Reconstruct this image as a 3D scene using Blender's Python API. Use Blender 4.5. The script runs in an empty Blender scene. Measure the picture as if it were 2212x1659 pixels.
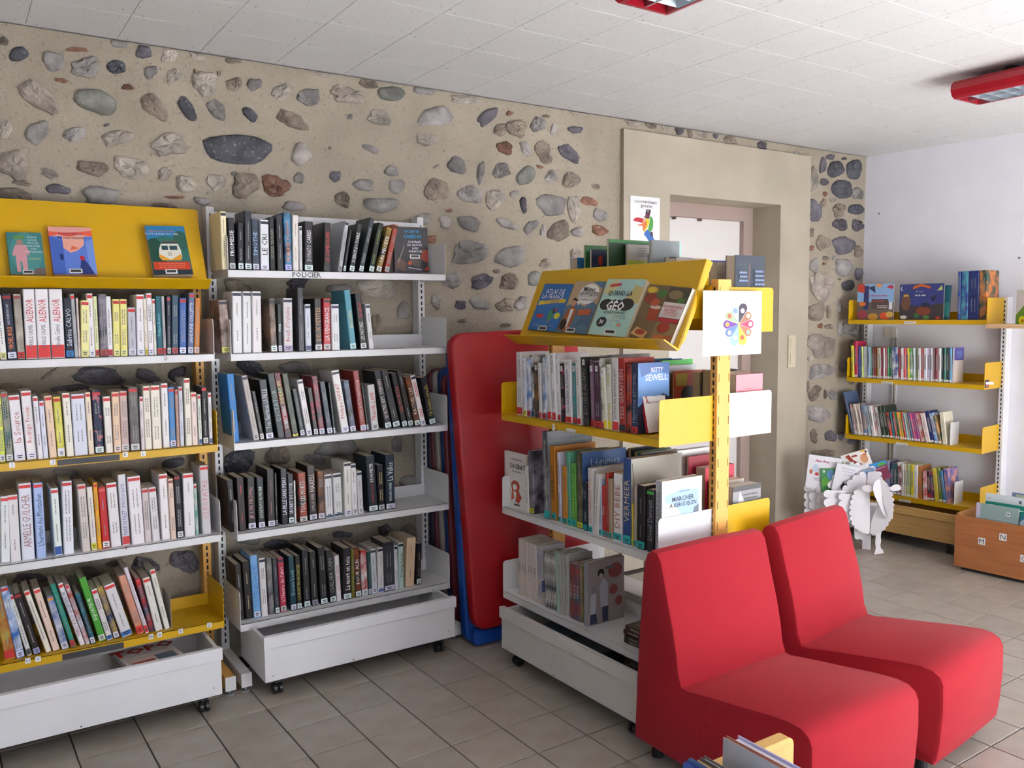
import bpy, math, random
from mathutils import Vector, Matrix
rnd = random.Random(7)
# ---------------------------------------------------------------- camera, world, light, exposure
FPX, CX, CY = 1842.6, 1106.0, 829.5
CAM = Vector((-0.7453, -3.7662, 1.5251))
YAW, PITCH, ROLL = math.radians(33.532), math.radians(4.764), math.radians(-0.443)
_f = Vector((math.sin(YAW)*math.cos(PITCH), math.cos(YAW)*math.cos(PITCH), -math.sin(PITCH)))
_r = Vector((math.cos(YAW), -math.sin(YAW), 0)); _u = _r.cross(_f)
_R = _r*math.cos(ROLL) + _u*math.sin(ROLL); _U = -_r*math.sin(ROLL) + _u*math.cos(ROLL)
COL = bpy.context.scene.collection
cd = bpy.data.cameras.new('camera'); cam = bpy.data.objects.new('camera', cd); COL.objects.link(cam)
cam.matrix_world = Matrix(((_R.x, _U.x, -_f.x, CAM.x), (_R.y, _U.y, -_f.y, CAM.y), (_R.z, _U.z, -_f.z, CAM.z), (0, 0, 0, 1)))
cd.sensor_width = 36; cd.lens = FPX/2212*36; cd.clip_start = 0.02
sc = bpy.context.scene; sc.camera = cam
w = bpy.data.worlds.new('world'); sc.world = w; w.use_nodes = True
w.node_tree.nodes['Background'].inputs[0].default_value = (0.75, 0.85, 1, 1); w.node_tree.nodes['Background'].inputs[1].default_value = 1.0
def area(name, loc, tgt, sx, sy, power, col):
    l = bpy.data.lights.new(name, 'AREA'); l.shape = 'RECTANGLE'; l.size = sx; l.size_y = sy; l.energy = power; l.color = col
    o = bpy.data.objects.new(name, l); COL.objects.link(o); o.location = loc
    o.rotation_euler = (Vector(tgt)-Vector(loc)).to_track_quat('-Z', 'Y').to_euler(); return o
FRONT = -5.3
area('glazed_door_daylight', (2.9, FRONT-0.03, .78), (2.9, 0, .78), 2.4, 1.4, 88, (0.93, 0.97, 1.0))
area('added_low_left_light', (-0.9, FRONT-0.03, .6), (-0.9, 0, .6), 1.3, 1.0, 12, (0.72, 0.84, 1.0))  # weak bluish second light, added for the lower left side
sn = bpy.data.lights.new('sun', 'SUN'); sn.energy = 170; sn.angle = .01; sn.color = (.93, .98, 1.06); so = bpy.data.objects.new('sun', sn); COL.objects.link(so)
so.rotation_euler = Vector((.62, .82, -1.0)).to_track_quat('-Z', 'Y').to_euler(); so.location = (1, -8, 4)
vs = sc.view_settings; vs.view_transform = 'Standard'; vs.look = 'None'; vs.gamma = 1; vs.use_curve_mapping = False
vs.exposure = 0.62
sc.cycles.max_bounces = 8; sc.cycles.diffuse_bounces = 5; sc.cycles.caustics_reflective = False; sc.cycles.caustics_refractive = False
# ---------------------------------------------------------------- measuring helpers (surveyed pixel -> point on a known real plane)
def ray(u, v): return (_R*((u-CX)/FPX) - _U*((v-CY)/FPX) + _f)
def proj(X):
    d = Vector(X)-CAM; z = d.dot(_f); return CX+FPX*d.dot(_R)/z, CY-FPX*d.dot(_U)/z, z
class Frame:
    def __init__(s, O, ang):
        s.O = Vector(O); a = math.radians(ang); s.a = Vector((math.cos(a), math.sin(a), 0)); s.n = Vector((math.sin(a), -math.cos(a), 0)); s.ang = a
    def w(s, x, d, z): return s.O + s.a*x + s.n*d + Vector((0, 0, z))
    def pt(s, d, u, v):
        r = ray(u, v); t = (d - s.n.dot(CAM-s.O))/s.n.dot(r); X = CAM+r*t-s.O; return s.a.dot(X), X.z
    def sx(s, d, z, u):
        B = s.w(0, d, z)-CAM; k = u-CX
        return -(FPX*_R.dot(B)-k*_f.dot(B))/(FPX*_R.dot(s.a)-k*_f.dot(s.a))
    def mat(s, x, d, z, lean=0):
        p = s.w(x, d, z); y = -s.n
        M = Matrix(((s.a.x, y.x, 0, p.x), (s.a.y, y.y, 0, p.y), (s.a.z, y.z, 1, p.z), (0, 0, 0, 1)))
        return M @ Matrix.Rotation(lean, 4, 'Y')
WALL = Frame((0, 0, 0), 0)
LB = Frame((-0.846, -0.08, 0), 0)        # left bookcase, run along x
RB = Frame((0.198, -0.08, 0), 0)         # crime-novel bookcase
IS = Frame((1.55, -0.62, 0), -89.0)      # free-standing double bookcase, side facing left
IB = Frame((1.62, -0.62, 0), -89.0)
RW = Frame((4.80, 0, 0), -85.0)          # right wall
CROP = dict(r1=(0, 420, 3.95), r2=(0, 780, 3.95), r3=(0, 1180, 3.464), r4=(420, 420, 3.814), r5=(420, 760, 3.814), r6=(420, 1130, 3.456),
            i1=(940, 400, 2.9105), i2=(1060, 740, 3.456), i3=(940, 1120, 3.456), w1=(1700, 560, 4.148), w2=(1700, 820, 3.607),
            s7=(0, 0, 2.0), s8=(1100, 0, 1.989), sh=(1720, 960, 6.636), px=(0, 0, 1.0), po=(1480, 600, 8.295), to=(1340, 400, 11.85), bx=(2050, 1040, 7.543), ch=(1360, 1050, 2.596))
def c(k, u, v): o = CROP[k]; return o[0]+u/o[2], o[1]+v/o[2]
# ---------------------------------------------------------------- materials
def lin(x): return x/12.92 if x <= .04045 else ((x+.055)/1.055)**2.4
def hexc(h):
    if len(h) == 3: v = [int(ch, 16)/15 for ch in h]
    else: v = [int(h[i:i+2], 16)/255 for i in (0, 2, 4)]
    return tuple(lin(x) for x in v)
MAT = {}
def mat(h, rough=.5, kind='', spec=.5):
    key = (h, rough, kind)
    if key in MAT: return MAT[key]
    m = bpy.data.materials.new('m_'+h+kind); m.use_nodes = True; nt = m.node_tree; N = nt.nodes; L = nt.links
    b = N['Principled BSDF']; b.inputs['Roughness'].default_value = rough; b.inputs['Specular IOR Level'].default_value = spec
    cols = h.split('/'); c0 = hexc(cols[0]); b.inputs['Base Color'].default_value = (*c0, 1)
    def noise(scale, det=4, co='Object'):
        tc = N.new('ShaderNodeTexCoord'); n = N.new('ShaderNodeTexNoise'); n.inputs['Scale'].default_value = scale; n.inputs['Detail'].default_value = det
        L.new(tc.outputs[co], n.inputs['Vector']); return n
    def mixc(fac, a, bb):
        mx = N.new('ShaderNodeMix'); mx.data_type = 'RGBA'; L.new(fac, mx.inputs[0])
        if isinstance(a, tuple): mx.inputs[6].default_value = (*a, 1)
        else: L.new(a, mx.inputs[6])
        if isinstance(bb, tuple): mx.inputs[7].default_value = (*bb, 1)
        else: L.new(bb, mx.inputs[7])
        return mx.outputs[2]
    def ramp(src, p0, p1):
        r = N.new('ShaderNodeMapRange'); L.new(src, r.inputs[0]); r.inputs[1].default_value = p0; r.inputs[2].default_value = p1; return r.outputs[0]
    def bump(src, st, dist=.01):
        bp = N.new('ShaderNodeBump'); bp.inputs['Strength'].default_value = st; bp.inputs['Distance'].default_value = dist; L.new(src, bp.inputs['Height']); L.new(bp.outputs[0], b.inputs['Normal'])
    if len(cols) > 1:      # printed picture: blotches of two or three colours
        n = noise(17, 2); col = mixc(ramp(n.outputs[0], .40, .60), c0, hexc(cols[1]))
        if len(cols) > 2: n2 = noise(41, 2); col = mixc(ramp(n2.outputs[0], .55, .6), col, hexc(cols[2]))
        L.new(col, b.inputs['Base Color'])
    if kind == 'mortar':
        n = noise(3, 8); n2 = noise(60, 6); n3 = noise(220, 3)
        col = mixc(ramp(n.outputs[0], .3, .7), c0, tuple(x*.78 for x in c0)); col = mixc(ramp(n2.outputs[0], .60, .72), col, tuple(x*.55 for x in c0))
        L.new(col, b.inputs['Base Color'])
        ad = N.new('ShaderNodeMath'); ad.operation = 'ADD'; L.new(n2.outputs[0], ad.inputs[0]); L.new(n3.outputs[0], ad.inputs[1]); bump(ad.outputs[0], .8, .008)
    if kind == 'stone':
        oi = N.new('ShaderNodeObjectInfo'); n = noise(14, 8); n2 = noise(75, 6)
        tc = n.inputs['Vector'].links[0].from_node
        ma = N.new('ShaderNodeVectorMath'); ma.operation = 'ADD'; L.new(tc.outputs['Object'], ma.inputs[0]); L.new(oi.outputs['Random'], ma.inputs[1]); L.new(ma.outputs[0], n.inputs['Vector'])
        col = mixc(ramp(n.outputs[0], .35, .65), tuple(x*.68 for x in c0), tuple(min(1, x*1.25) for x in c0))
        col = mixc(ramp(n2.outputs[0], .58, .8), col, (.36, .33, .29))
        hv = N.new('ShaderNodeHueSaturation'); L.new(col, hv.inputs['Color']); r = N.new('ShaderNodeMapRange'); L.new(oi.outputs['Random'], r.inputs[0]); r.inputs[3].default_value = .75; r.inputs[4].default_value = 1.2
        L.new(r.outputs[0], hv.inputs['Value']); L.new(hv.outputs[0], b.inputs['Base Color']); bump(n2.outputs[0], .6, .008)
    if kind == 'tile':
        oi = N.new('ShaderNodeObjectInfo'); n = noise(9, 6); n2 = noise(160, 3)
        col = mixc(ramp(n.outputs[0], .35, .7), c0, tuple(x*y for x, y in zip(c0, (.86, .82, .76))))
        col = mixc(ramp(n2.outputs[0], .6, .7), col, tuple(x*.8 for x in c0))
        hv = N.new('ShaderNodeHueSaturation'); L.new(col, hv.inputs['Color']); r = N.new('ShaderNodeMapRange'); L.new(oi.outputs['Random'], r.inputs[0]); r.inputs[3].default_value = .93; r.inputs[4].default_value = 1.06
        L.new(r.outputs[0], hv.inputs['Value']); L.new(hv.outputs[0], b.inputs['Base Color']); bump(n2.outputs[0], .08, .002)
    if kind == 'acoustic':
        n = noise(70, 2); sx = N.new('ShaderNodeMapping'); sx.inputs['Scale'].default_value = (1, .45, 1); tc = n.inputs['Vector'].links[0].from_node
        L.new(tc.outputs['Object'], sx.inputs[0]); L.new(sx.outputs[0], n.inputs['Vector'])
        pit = ramp(n.outputs[0], .655, .70); L.new(mixc(pit, c0, tuple(x*.72 for x in c0)), b.inputs['Base Color']); bump(pit, -.4, .003)
    if kind == 'fabric':
        n = noise(900, 2); n2 = noise(6, 3); L.new(mixc(n2.outputs[0], tuple(x*.93 for x in c0), c0), b.inputs['Base Color']); bump(n.outputs[0], .35, .002)
        b.inputs['Sheen Weight'].default_value = .2; b.inputs['Sheen Tint'].default_value = (1, .5, .5, 1); b.inputs['Sheen Roughness'].default_value = .4
    if kind == 'wood':
        n = noise(4, 6); tc = n.inputs['Vector'].links[0].from_node; sx = N.new('ShaderNodeMapping'); sx.inputs['Scale'].default_value = (1, 1, 14); L.new(tc.outputs['Object'], sx.inputs[0]); L.new(sx.outputs[0], n.inputs['Vector'])
        L.new(mixc(ramp(n.outputs[0], .35, .65), c0, tuple(x*.8 for x in c0)), b.inputs['Base Color'])
    if kind == 'paint':
        n = noise(5, 5); n2 = noise(300, 2); L.new(mixc(ramp(n.outputs[0], .3, .7), c0, tuple(x*.95 for x in c0)), b.inputs['Base Color']); bump(n2.outputs[0], .12, .002)
    if kind == 'plaster':
        n = noise(2.2, 7); n2 = noise(45, 6); L.new(mixc(ramp(n.outputs[0], .35, .68), c0, tuple(x*.84 for x in c0)), b.inputs['Base Color']); bump(n2.outputs[0], .3, .004)
    if kind == 'film':     # plastic-covered book
        b.inputs['Coat Weight'].default_value = .18; b.inputs['Coat Roughness'].default_value = .2
    if kind == 'metal': b.inputs['Metallic'].default_value = 1.0
    if kind == 'pages':
        n = noise(6, 2); tc = n.inputs['Vector'].links[0].from_node; sx = N.new('ShaderNodeMapping'); sx.inputs['Scale'].default_value = (160, 1, 1); L.new(tc.outputs['Object'], sx.inputs[0]); L.new(sx.outputs[0], n.inputs['Vector'])
        L.new(mixc(ramp(n.outputs[0], .3, .7), c0, tuple(x*.85 for x in c0)), b.inputs['Base Color'])
    MAT[key] = m; return m
def film(h): return mat(h, .42, 'film', .3)
# ---------------------------------------------------------------- mesh helpers
class MB:
    def __init__(s): s.v = []; s.f = []; s.m = []; s.mats = []
    def mi(s, m):
        if m not in s.mats: s.mats.append(m)
        return s.mats.index(m)
    def add(s, vs, fs, m=None):
        o = len(s.v); s.v += [tuple(x) for x in vs]; s.f += [tuple(i+o for i in f) for f in fs]; s.m += [s.mi(m) if m else 0]*len(fs); return s
    def box(s, x0, x1, y0, y1, z0, z1, m=None, ch=0.0):
        if x1 < x0: x0, x1 = x1, x0
        if y1 < y0: y0, y1 = y1, y0
        if z1 < z0: z0, z1 = z1, z0
        if not ch:
            return s.add([(x0, y0, z0), (x1, y0, z0), (x1, y1, z0), (x0, y1, z0), (x0, y0, z1), (x1, y0, z1), (x1, y1, z1), (x0, y1, z1)],
                         [(0, 3, 2, 1), (4, 5, 6, 7), (0, 1, 5, 4), (1, 2, 6, 5), (2, 3, 7, 6), (3, 0, 4, 7)], m)
        q = ch; P = []
        for z, e in ((z0, q), (z0+q, 0), (z1-q, 0), (z1, q)):
            X0, X1, Y0, Y1 = x0+e, x1-e, y0+e, y1-e
            P += [(X0+q, Y0, z), (X1-q, Y0, z), (X1, Y0+q, z), (X1, Y1-q, z), (X1-q, Y1, z), (X0+q, Y1, z), (X0, Y1-q, z), (X0, Y0+q, z)]
        F_ = [tuple(range(7, -1, -1)), tuple(range(24, 32))]
        for k in range(3):
            for i in range(8): j = (i+1) % 8; F_.append((k*8+i, k*8+j, k*8+8+j, k*8+8+i))
        return s.add(P, F_, m)
    def prism(s, pts, axis, a0, a1, m=None):    # pts: 2D outline in the two other axes
        def P(p, a):
            return (a, p[0], p[1]) if axis == 'x' else ((p[0], a, p[1]) if axis == 'y' else (p[0], p[1], a))
        n = len(pts); V = [P(p, a0) for p in pts]+[P(p, a1) for p in pts]
        F_ = [tuple(range(n)), tuple(range(2*n-1, n-1, -1))]+[(i, i+n, (i+1) % n+n, (i+1) % n) for i in range(n)]
        return s.add(V, F_, m)
    def cyl(s, p0, p1, r, n=12, m=None, r1=None):
        p0 = Vector(p0); p1 = Vector(p1); d = (p1-p0).normalized(); x = d.orthogonal().normalized(); y = d.cross(x); r1 = r if r1 is None else r1; V = []
        for p, rr in ((p0, r), (p1, r1)):
            for i in range(n): t = 2*math.pi*i/n; V.append(p+x*rr*math.cos(t)+y*rr*math.sin(t))
        return s.add(V, [tuple(range(n-1, -1, -1)), tuple(range(n, 2*n))]+[(i, (i+1) % n, (i+1) % n+n, i+n) for i in range(n)], m)
    def build(s, name, m=None, parent=None, M=None, smooth=False):
        me = bpy.data.meshes.new(name); me.from_pydata(s.v, [], s.f); me.update()
        for mm in ([m] if m else s.mats): me.materials.append(mm)
        if not m and len(s.mats) > 1: me.polygons.foreach_set('material_index', s.m)
        if smooth: me.polygons.foreach_set('use_smooth', [True]*len(me.polygons))
        return link(name, me, parent, M)
def fixn(o):
    import bmesh
    b = bmesh.new(); b.from_mesh(o.data); bmesh.ops.recalc_face_normals(b, faces=b.faces); b.to_mesh(o.data); b.free(); return o
def link(name, me, parent=None, M=None):
    o = bpy.data.objects.new(name, me); COL.objects.link(o)
    if parent: o.parent = parent
    if M is not None: o.matrix_basis = M
    return o
def empty(name, M=None):
    o = bpy.data.objects.new(name, None); COL.objects.link(o); o.empty_display_size = .05
    if M is not None: o.matrix_basis = M
    return o
LABELS = set()
def tag(o, label, cat, group=None):
    if label in LABELS: print('DUP LABEL', label)
    LABELS.add(label); n = len(label.split())
    if n > 16 or n < 4: print('LABEL LEN', n, label)
    o['label'] = label; o['category'] = cat
    if group: o['group'] = group
    return o
def struct(o): o['kind'] = 'structure'; return o
def T(x, y, z): return Matrix.Translation((x, y, z))
TM = {}
def text(parent, s, M, size, h, name='lettering', fit=None, bold=0.0, hmax=None):
    """writing as a thin flat mesh, scaled to stay inside fit (length) and hmax (height)"""
    key = (s, round(bold/size, 3))
    if key not in TM:
        cu = bpy.data.curves.new('t', 'FONT'); cu.body = s; cu.size = 1; cu.align_x = 'CENTER'; cu.align_y = 'CENTER'; cu.resolution_u = 1; cu.offset = key[1]*.6
        o = bpy.data.objects.new('t', cu); me = bpy.data.meshes.new_from_object(o); bpy.data.objects.remove(o); bpy.data.curves.remove(cu)
        V = [tuple(v.co) for v in me.vertices]; F_ = [tuple(p.vertices) for p in me.polygons]; bpy.data.meshes.remove(me)
        cx = (max(v[0] for v in V)+min(v[0] for v in V))/2; cy = (max(v[1] for v in V)+min(v[1] for v in V))/2
        TM[key] = ([(v[0]-cx, v[1]-cy, 0) for v in V], F_)
    V, F_ = TM[key]; W = 2*max(v[0] for v in V); H = 2*max(v[1] for v in V); sx = sy = size
    if fit:
        sy = min(sy, (hmax or 9)/H); sx = min(sx, fit/W); sx = min(sx, sy*1.0); sy = min(sy, sx*1.7)
    mb = MB(); mb.add([(v[0]*sx, v[1]*sy, 0) for v in V], F_, mat(h, .5)); return mb.build(name, None, parent, M)
UPT = Matrix(((0, -1, 0, 0), (0, 0, -1, 0), (1, 0, 0, 0), (0, 0, 0, 1)))   # spine text, reads upward, faces -y
FRT = Matrix(((1, 0, 0, 0), (0, 0, -1, 0), (0, 1, 0, 0), (0, 0, 0, 1)))    # cover text, faces -y
def ell(cx, cy, rx, ry, n=18): return [(cx+rx*math.cos(2*math.pi*i/n), cy+ry*math.sin(2*math.pi*i/n)) for i in range(n)]
def clip(P):
    for ax, lim, sg in ((0, 0, 1), (0, 1, -1), (1, 0, 1), (1, 1, -1)):
        out = []
        for i in range(len(P)):
            p, q = P[i-1], P[i]; ip = (p[ax]-lim)*sg >= -1e-9; iq = (q[ax]-lim)*sg >= -1e-9
            if ip != iq: t = (lim-p[ax])/(q[ax]-p[ax]); out.append((p[0]+(q[0]-p[0])*t, p[1]+(q[1]-p[1])*t))
            if iq: out.append(q)
        P = out
        if not P: break
    return P
def art(parent, W, H, shapes, M=None, y0=-.0006, name='picture', rough=.35):
    """flat print on a face in the xz plane looking to -y; shapes in 0..1 of W x H"""
    mb = MB(); k = 0; M = M or Matrix()
    for s in shapes:
        if s[0] == 't': continue
        k += 1; col = mat(s[-1], rough)
        if s[0] == 'r': P = [(s[1], s[2]), (s[3], s[2]), (s[3], s[4]), (s[1], s[4])]
        elif s[0] == 'e': P = ell(*s[1:5])
        elif s[0] == 'l':
            x0, z0, x1, z1, t = s[1:6]; dx, dz = (x1-x0)*W, (z1-z0)*H; q = math.hypot(dx, dz) or 1; nx, nz = -dz/q*t/2/W, dx/q*t/2/H
            P = [(x0+nx, z0+nz), (x0-nx, z0-nz), (x1-nx, z1-nz), (x1+nx, z1+nz)]
        else: P = s[1]
        P = clip(P)
        if len(P) < 3: continue
        A = sum(P[i][0]*P[(i+1) % len(P)][1]-P[(i+1) % len(P)][0]*P[i][1] for i in range(len(P)))
        if A < 0: P = P[::-1]
        mb.add([(p[0]*W, y0-k*.00012, p[1]*H) for p in P], [tuple(range(len(P)))], col)
    if mb.v: mb.build(name, None, parent, M)
    k += 1
    for s in shapes:
        if s[0] == 't': text(parent, s[1], M @ T(s[2]*W, y0-k*.00012-.0002, s[3]*H) @ FRT, s[4], s[5], bold=(s[6] if len(s) > 6 else 0))
def lines(n, x0, x1, z0, z1, h, seed=0, ragged=.25):
    """small illegible print as rows of dashes"""
    r = random.Random(seed); out = []; dz = (z1-z0)/n
    for i in range(n):
        z = z1-dz*(i+.5); x = x0+r.random()*ragged*(x1-x0)*.5; e = x1-r.random()*ragged*(x1-x0)*.5
        while x < e:
            q = min(e, x+(x1-x0)*r.uniform(.05, .16)); out.append(('r', x, z-dz*.22, q, z+dz*.22, h)); x = q+(x1-x0)*.025
    return out
# ---------------------------------------------------------------- naming helpers
ONES = ['', 'first', 'second', 'third', 'fourth', 'fifth', 'sixth', 'seventh', 'eighth', 'ninth', 'tenth', 'eleventh', 'twelfth', 'thirteenth', 'fourteenth', 'fifteenth', 'sixteenth', 'seventeenth', 'eighteenth', 'nineteenth', 'twentieth']
def ordn(i):
    if i <= 20: return ONES[i]
    return {2: 'twenty', 3: 'thirty', 4: 'forty'}[i//10]+'-'+ONES[i % 10] if i % 10 else {30: 'thirtieth', 40: 'fortieth'}[i]
NC = {'white': 'eef', 'cream': 'edc', 'peach': 'fcb', 'pale yellow': 'ee9', 'yellow': 'ec1', 'orange': 'e72', 'red': 'c22', 'dark red': '722', 'pink': 'e7a', 'purple': '748', 'blue': '26b', 'light blue': '9bd', 'navy blue': '124',
      'teal': '287', 'green': '394', 'pale green': 'bdb', 'dark green': '243', 'brown': '864', 'taupe': 'a99', 'grey': '999', 'light grey': 'ccd', 'dark grey': '445', 'black': '112'}
def cname(h):
    a = hexc(h.split('/')[0]); return min(NC, key=lambda k: sum((x**.45-y**.45)**2 for x, y in zip(a, hexc(NC[k]))))
# ---------------------------------------------------------------- books
PAGE = mat('d9cdb8', .8, 'pages')
def book_mesh(wd, h, dep, hexcol):
    mb = MB(); t = min(.0016, wd*.2); q = min(.003, wd*.22)
    pr = [(0, dep), (0, q), (q, 0), (wd-q, 0), (wd, q), (wd, dep), (wd-t, dep), (wd-t, t), (t, t), (t, dep)]
    n = len(pr); V = [(p[0], p[1], 0) for p in pr]+[(p[0], p[1], h) for p in pr]
    F_ = [(i, (i+1) % n, (i+1) % n+n, i+n) for i in range(n)]
    F_ += [(n+0, n+1, n+8, n+9), (n+1, n+2, n+3, n+4, n+7, n+8), (n+4, n+5, n+6, n+7), (9, 8, 1, 0), (8, 7, 4, 3, 2, 1), (7, 6, 5, 4)]
    return mb.add(V, F_, film(hexcol)), t
FAR = MB()
def far_book(M, wd, h, dep, hexcol, sticker=None):
    V = [M @ Vector(v) for v in book_mesh(wd, h, dep, hexcol)[0].v]; FAR.add(V, book_mesh(wd, h, dep, hexcol)[0].f, film(hexcol))
    def bx(x0, x1, y0, y1, z0, z1, m): q = MB().box(x0, x1, y0, y1, z0, z1); FAR.add([M @ Vector(v) for v in q.v], q.f, m)
    bx(.001, wd-.001, .002, dep-.002, .002, h-.002, PAGE); bx(wd*.05, wd*.95, -.0006, 0, .004, .018, film('dcdcdc')); bx(wd*.3, wd*.7, -.0006, 0, h*.35, h*.8, mat('8a8484')) if wd > .008 else None
def book(M, wd, h, dep, hexcol, label, group, band=None, sticker=None, title=None, tcol=None, side=None, sideR=None, dots=True, name='book', sh=.2, mark=None):
    mb, t = book_mesh(wd, h, dep, hexcol); o = mb.build(name, None, None, M)
    MB().box(t, wd-t, t+.0005, dep-.002, .002, h-.002).build('pages', PAGE, o)
    tag(o, label, 'book', group)
    e = .0007; q = min(.003, wd*.22)
    if band:
        z1 = h-.006 if len(band) < 4 else h; MB().box(q*.5, wd-q*.5, -e, 0, z1-.011, z1).build('band', film(band[:3]), o)
    if sticker:
        c_, hh = (sticker.split(':')+['.022'])[:2]; hh = float(hh)
        MB().box(q*.4, wd-q*.4, -e, 0, .004, .004+hh).build('sticker', film(c_), o)
        if hh < .03: MB().box(wd*.3, wd*.7, -e*2, -e, .009, .012).box(wd*.25, wd*.75, -e*2, -e, .016, .019).build('call_number', mat('222'), o)
    dark = sum(hexc(hexcol.split('/')[0])) < .9
    tc = tcol or ('8a8a8a' if dark else '8a8484')
    z0 = .035; z1 = h-.03
    if mark: art(o, wd, h, mark)
    if title:
        parts = title.split('|'); n = len(parts)
        for i, s in enumerate(parts):
            col = tc
            if '~' in s: s, col = s.split('~')
            L_ = (z1-z0)/n; big = min(wd*.95, .05)
            text(o, s, T(wd/2, -e*2, z0+L_*(i+.5)) @ UPT, .045, col, name='title', fit=L_*.9, hmax=wd*.62)
    elif dots and wd > .006:
        r = rnd; V = MB(); z = z0+r.random()*.02; two = wd > .017 and r.random() < .4; hh = min(.0036, wd*.18)
        seg = r.uniform(.35, .5)*(z1-z0); a0 = z0+r.uniform(0, .02); a1 = z1-r.uniform(0, .02)
        for lo, hi in ((a0, a0+seg*r.uniform(.5, 1)), (a1-seg*r.uniform(.5, 1), a1)):
            for xc in ((.36, .66) if two else (.5,)):
                z = lo
                while z < hi:
                    q2 = z+r.uniform(.002, .008); V.box(wd*xc-hh/2, wd*xc+hh/2, -e*1.3, -e*.6, z, min(q2, hi)); z = q2+.0022
        V.build('lettering', mat(tc, .5), o)['kind'] = 'stuff'
    if side: art(o, dep, h, side, Matrix(((0, 1, 0, 0), (-1, 0, 0, dep), (0, 0, 1, 0), (0, 0, 0, 1))), name='cover_print')   # face towards -x
    if sideR: art(o, dep, h, sideR, Matrix(((0, -1, 0, wd), (1, 0, 0, 0), (0, 0, 1, 0), (0, 0, 0, 1))), name='cover_print')  # face towards +x
    return o
def row(F, zs, d, crop, data, where, group, dep=.15, dj=.012, far=False, mag=0):
    i = 0; last = -1
    for ln in data.strip().split('\n'):
        p = [x.strip() for x in ln.split('|', 1)]; a = p[0].split()
        b0, b1, tu, tv = map(float, a[:4]); colr = a[4]; kw = {}; dp = dep*rnd.uniform(.88, 1.05); hmul = 1
        for x in a[5:]:
            if x[0] == 'B': kw['band'] = x[1:]
            elif x[0] == 'S': kw['sticker'] = x[1:]
            elif x[0] == 'D': dp = float(x[1:])
            elif x[0] == 'C': kw['tcol'] = x[1:]
        if len(p) > 1 and p[1]: kw['title'] = p[1]
        i += 1; dd = d-rnd.random()*dj
        x0 = F.sx(dd, zs, c(crop, b0, 0)[0]); x1 = F.sx(dd, zs, c(crop, b1, 0)[0]); tx, tz = F.pt(dd, *c(crop, tu, tv))
        lean = math.atan2(tx-x0, tz-zs)
        if abs(lean) < .012: lean = 0
        wd = (x1-x0)*math.cos(lean)*.97
        if lean <= 0: M = F.mat(x0, dd, zs, lean)
        else: M = F.mat(x1, dd, zs, lean) @ T(-wd, 0, 0)
        h = math.hypot(tx-x0, tz-zs)
        if far and not (i == 1 or wd > .024): far_book(M, max(wd, .004), h, dp, colr); continue
        s = kw.get('band'); bandw = ' with %s band' % cname(s[:3]) if s else (' with %s sticker' % cname(kw['sticker'].split(':')[0]) if kw.get('sticker') else '')
        lab = '%s book%s, %s from left on %s' % (cname(colr), bandw, ordn(i), where)
        o = book(M, max(wd, .004), max(h, .05), dp, colr, lab, group, **kw)
        if i <= mag:
            e_ = min(wd*.92, .014); x_ = (wd-e_)/2; MB().box(x_, x_+e_, -.0012, -.0005, h-.03, h-.008).build('genre_sticker', mat('dcdcdc', .4), o)
            art(o, e_, .022, [('e', .5, .64, .34, .22, '445'), ('e', .5, .64, .22, .14, 'ddd'), ('l', .4, .42, .25, .12, .0013, '445')], T(x_, -.0012, h-.03), name='magnifier_print')
# ================================================================ room shell
CEIL = 2.615
MORTAR = mat('b3a897', .95, 'mortar', .2); PLASTER = mat('b6ac9b', .9, 'plaster', .2); WHITEWALL = mat('e6e6ee', .8, 'paint', .2)
X0, X1, Y0 = -2.3, 5.4, FRONT
struct(MB().box(X0, X1, Y0, .3, -.06, -.006).build('floor', mat('4c4741', .9)))
floor = bpy.data.objects['floor']
TH = math.radians(.99); TS = .22
def tile_xy(i, j): a, b = i*TS, -j*TS; return a*math.cos(TH)-b*math.sin(TH), a*math.sin(TH)+b*math.cos(TH)-.572
def grid_items(i0, i1, j0, j1, fn, z, lim, ym):
    L = []
    for i in range(i0, i1):
        for j in range(j0, j1):
            x, y = fn(i+.5, j+.5)
            if not (X0+.1 < x < X1 and Y0+.1 < y < ym): continue
            u, v, d = proj((x, y, z)); vis = d > .1 and -60 < u < 2270 and -60 < v < 1720
            L.append(((0 if vis else 1, d), x, y))
    L.sort(); return L[:lim], L[lim:]
g, cch = .0025, .0015
def slab_mesh(w_, t, up, ch):
    s = 1 if up else -1; a = w_/2; V = [(-a, -a, -t*s), (a, -a, -t*s), (a, a, -t*s), (-a, a, -t*s), (-a, -a, -ch*s), (a, -a, -ch*s), (a, a, -ch*s), (-a, a, -ch*s), (-a+ch, -a+ch, 0), (a-ch, -a+ch, 0), (a-ch, a-ch, 0), (-a+ch, a-ch, 0)]
    F_ = [(4, 5, 9, 8), (5, 6, 10, 9), (6, 7, 11, 10), (7, 4, 8, 11), (8, 9, 10, 11), (0, 1, 5, 4), (1, 2, 6, 5), (2, 3, 7, 6), (3, 0, 4, 7)]
    if not up: F_ = [f[::-1] for f in F_]
    return V, F_
def laid(parent, name, V, F_, m, near, far, z, rot, stuffname):
    me = bpy.data.meshes.new(name); me.from_pydata(V, [], F_); me.materials.append(m); me.update()
    for k, (_, x, y) in enumerate(near):
        o = link(name, me, parent, T(x, y, z) @ Matrix.Rotation(rot, 4, 'Z'))
    mb = MB(); R_ = Matrix.Rotation(rot, 3, 'Z')
    for _, x, y in far: mb.add([R_ @ Vector(v)+Vector((x, y, z)) for v in V], F_)
    o = mb.build(stuffname, m, parent); o['kind'] = 'stuff'
V, F_ = slab_mesh(TS-2*g, .006, True, cch)
near, far = grid_items(-12, 30, -3, 24, tile_xy, 0, 285, -.03)
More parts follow.
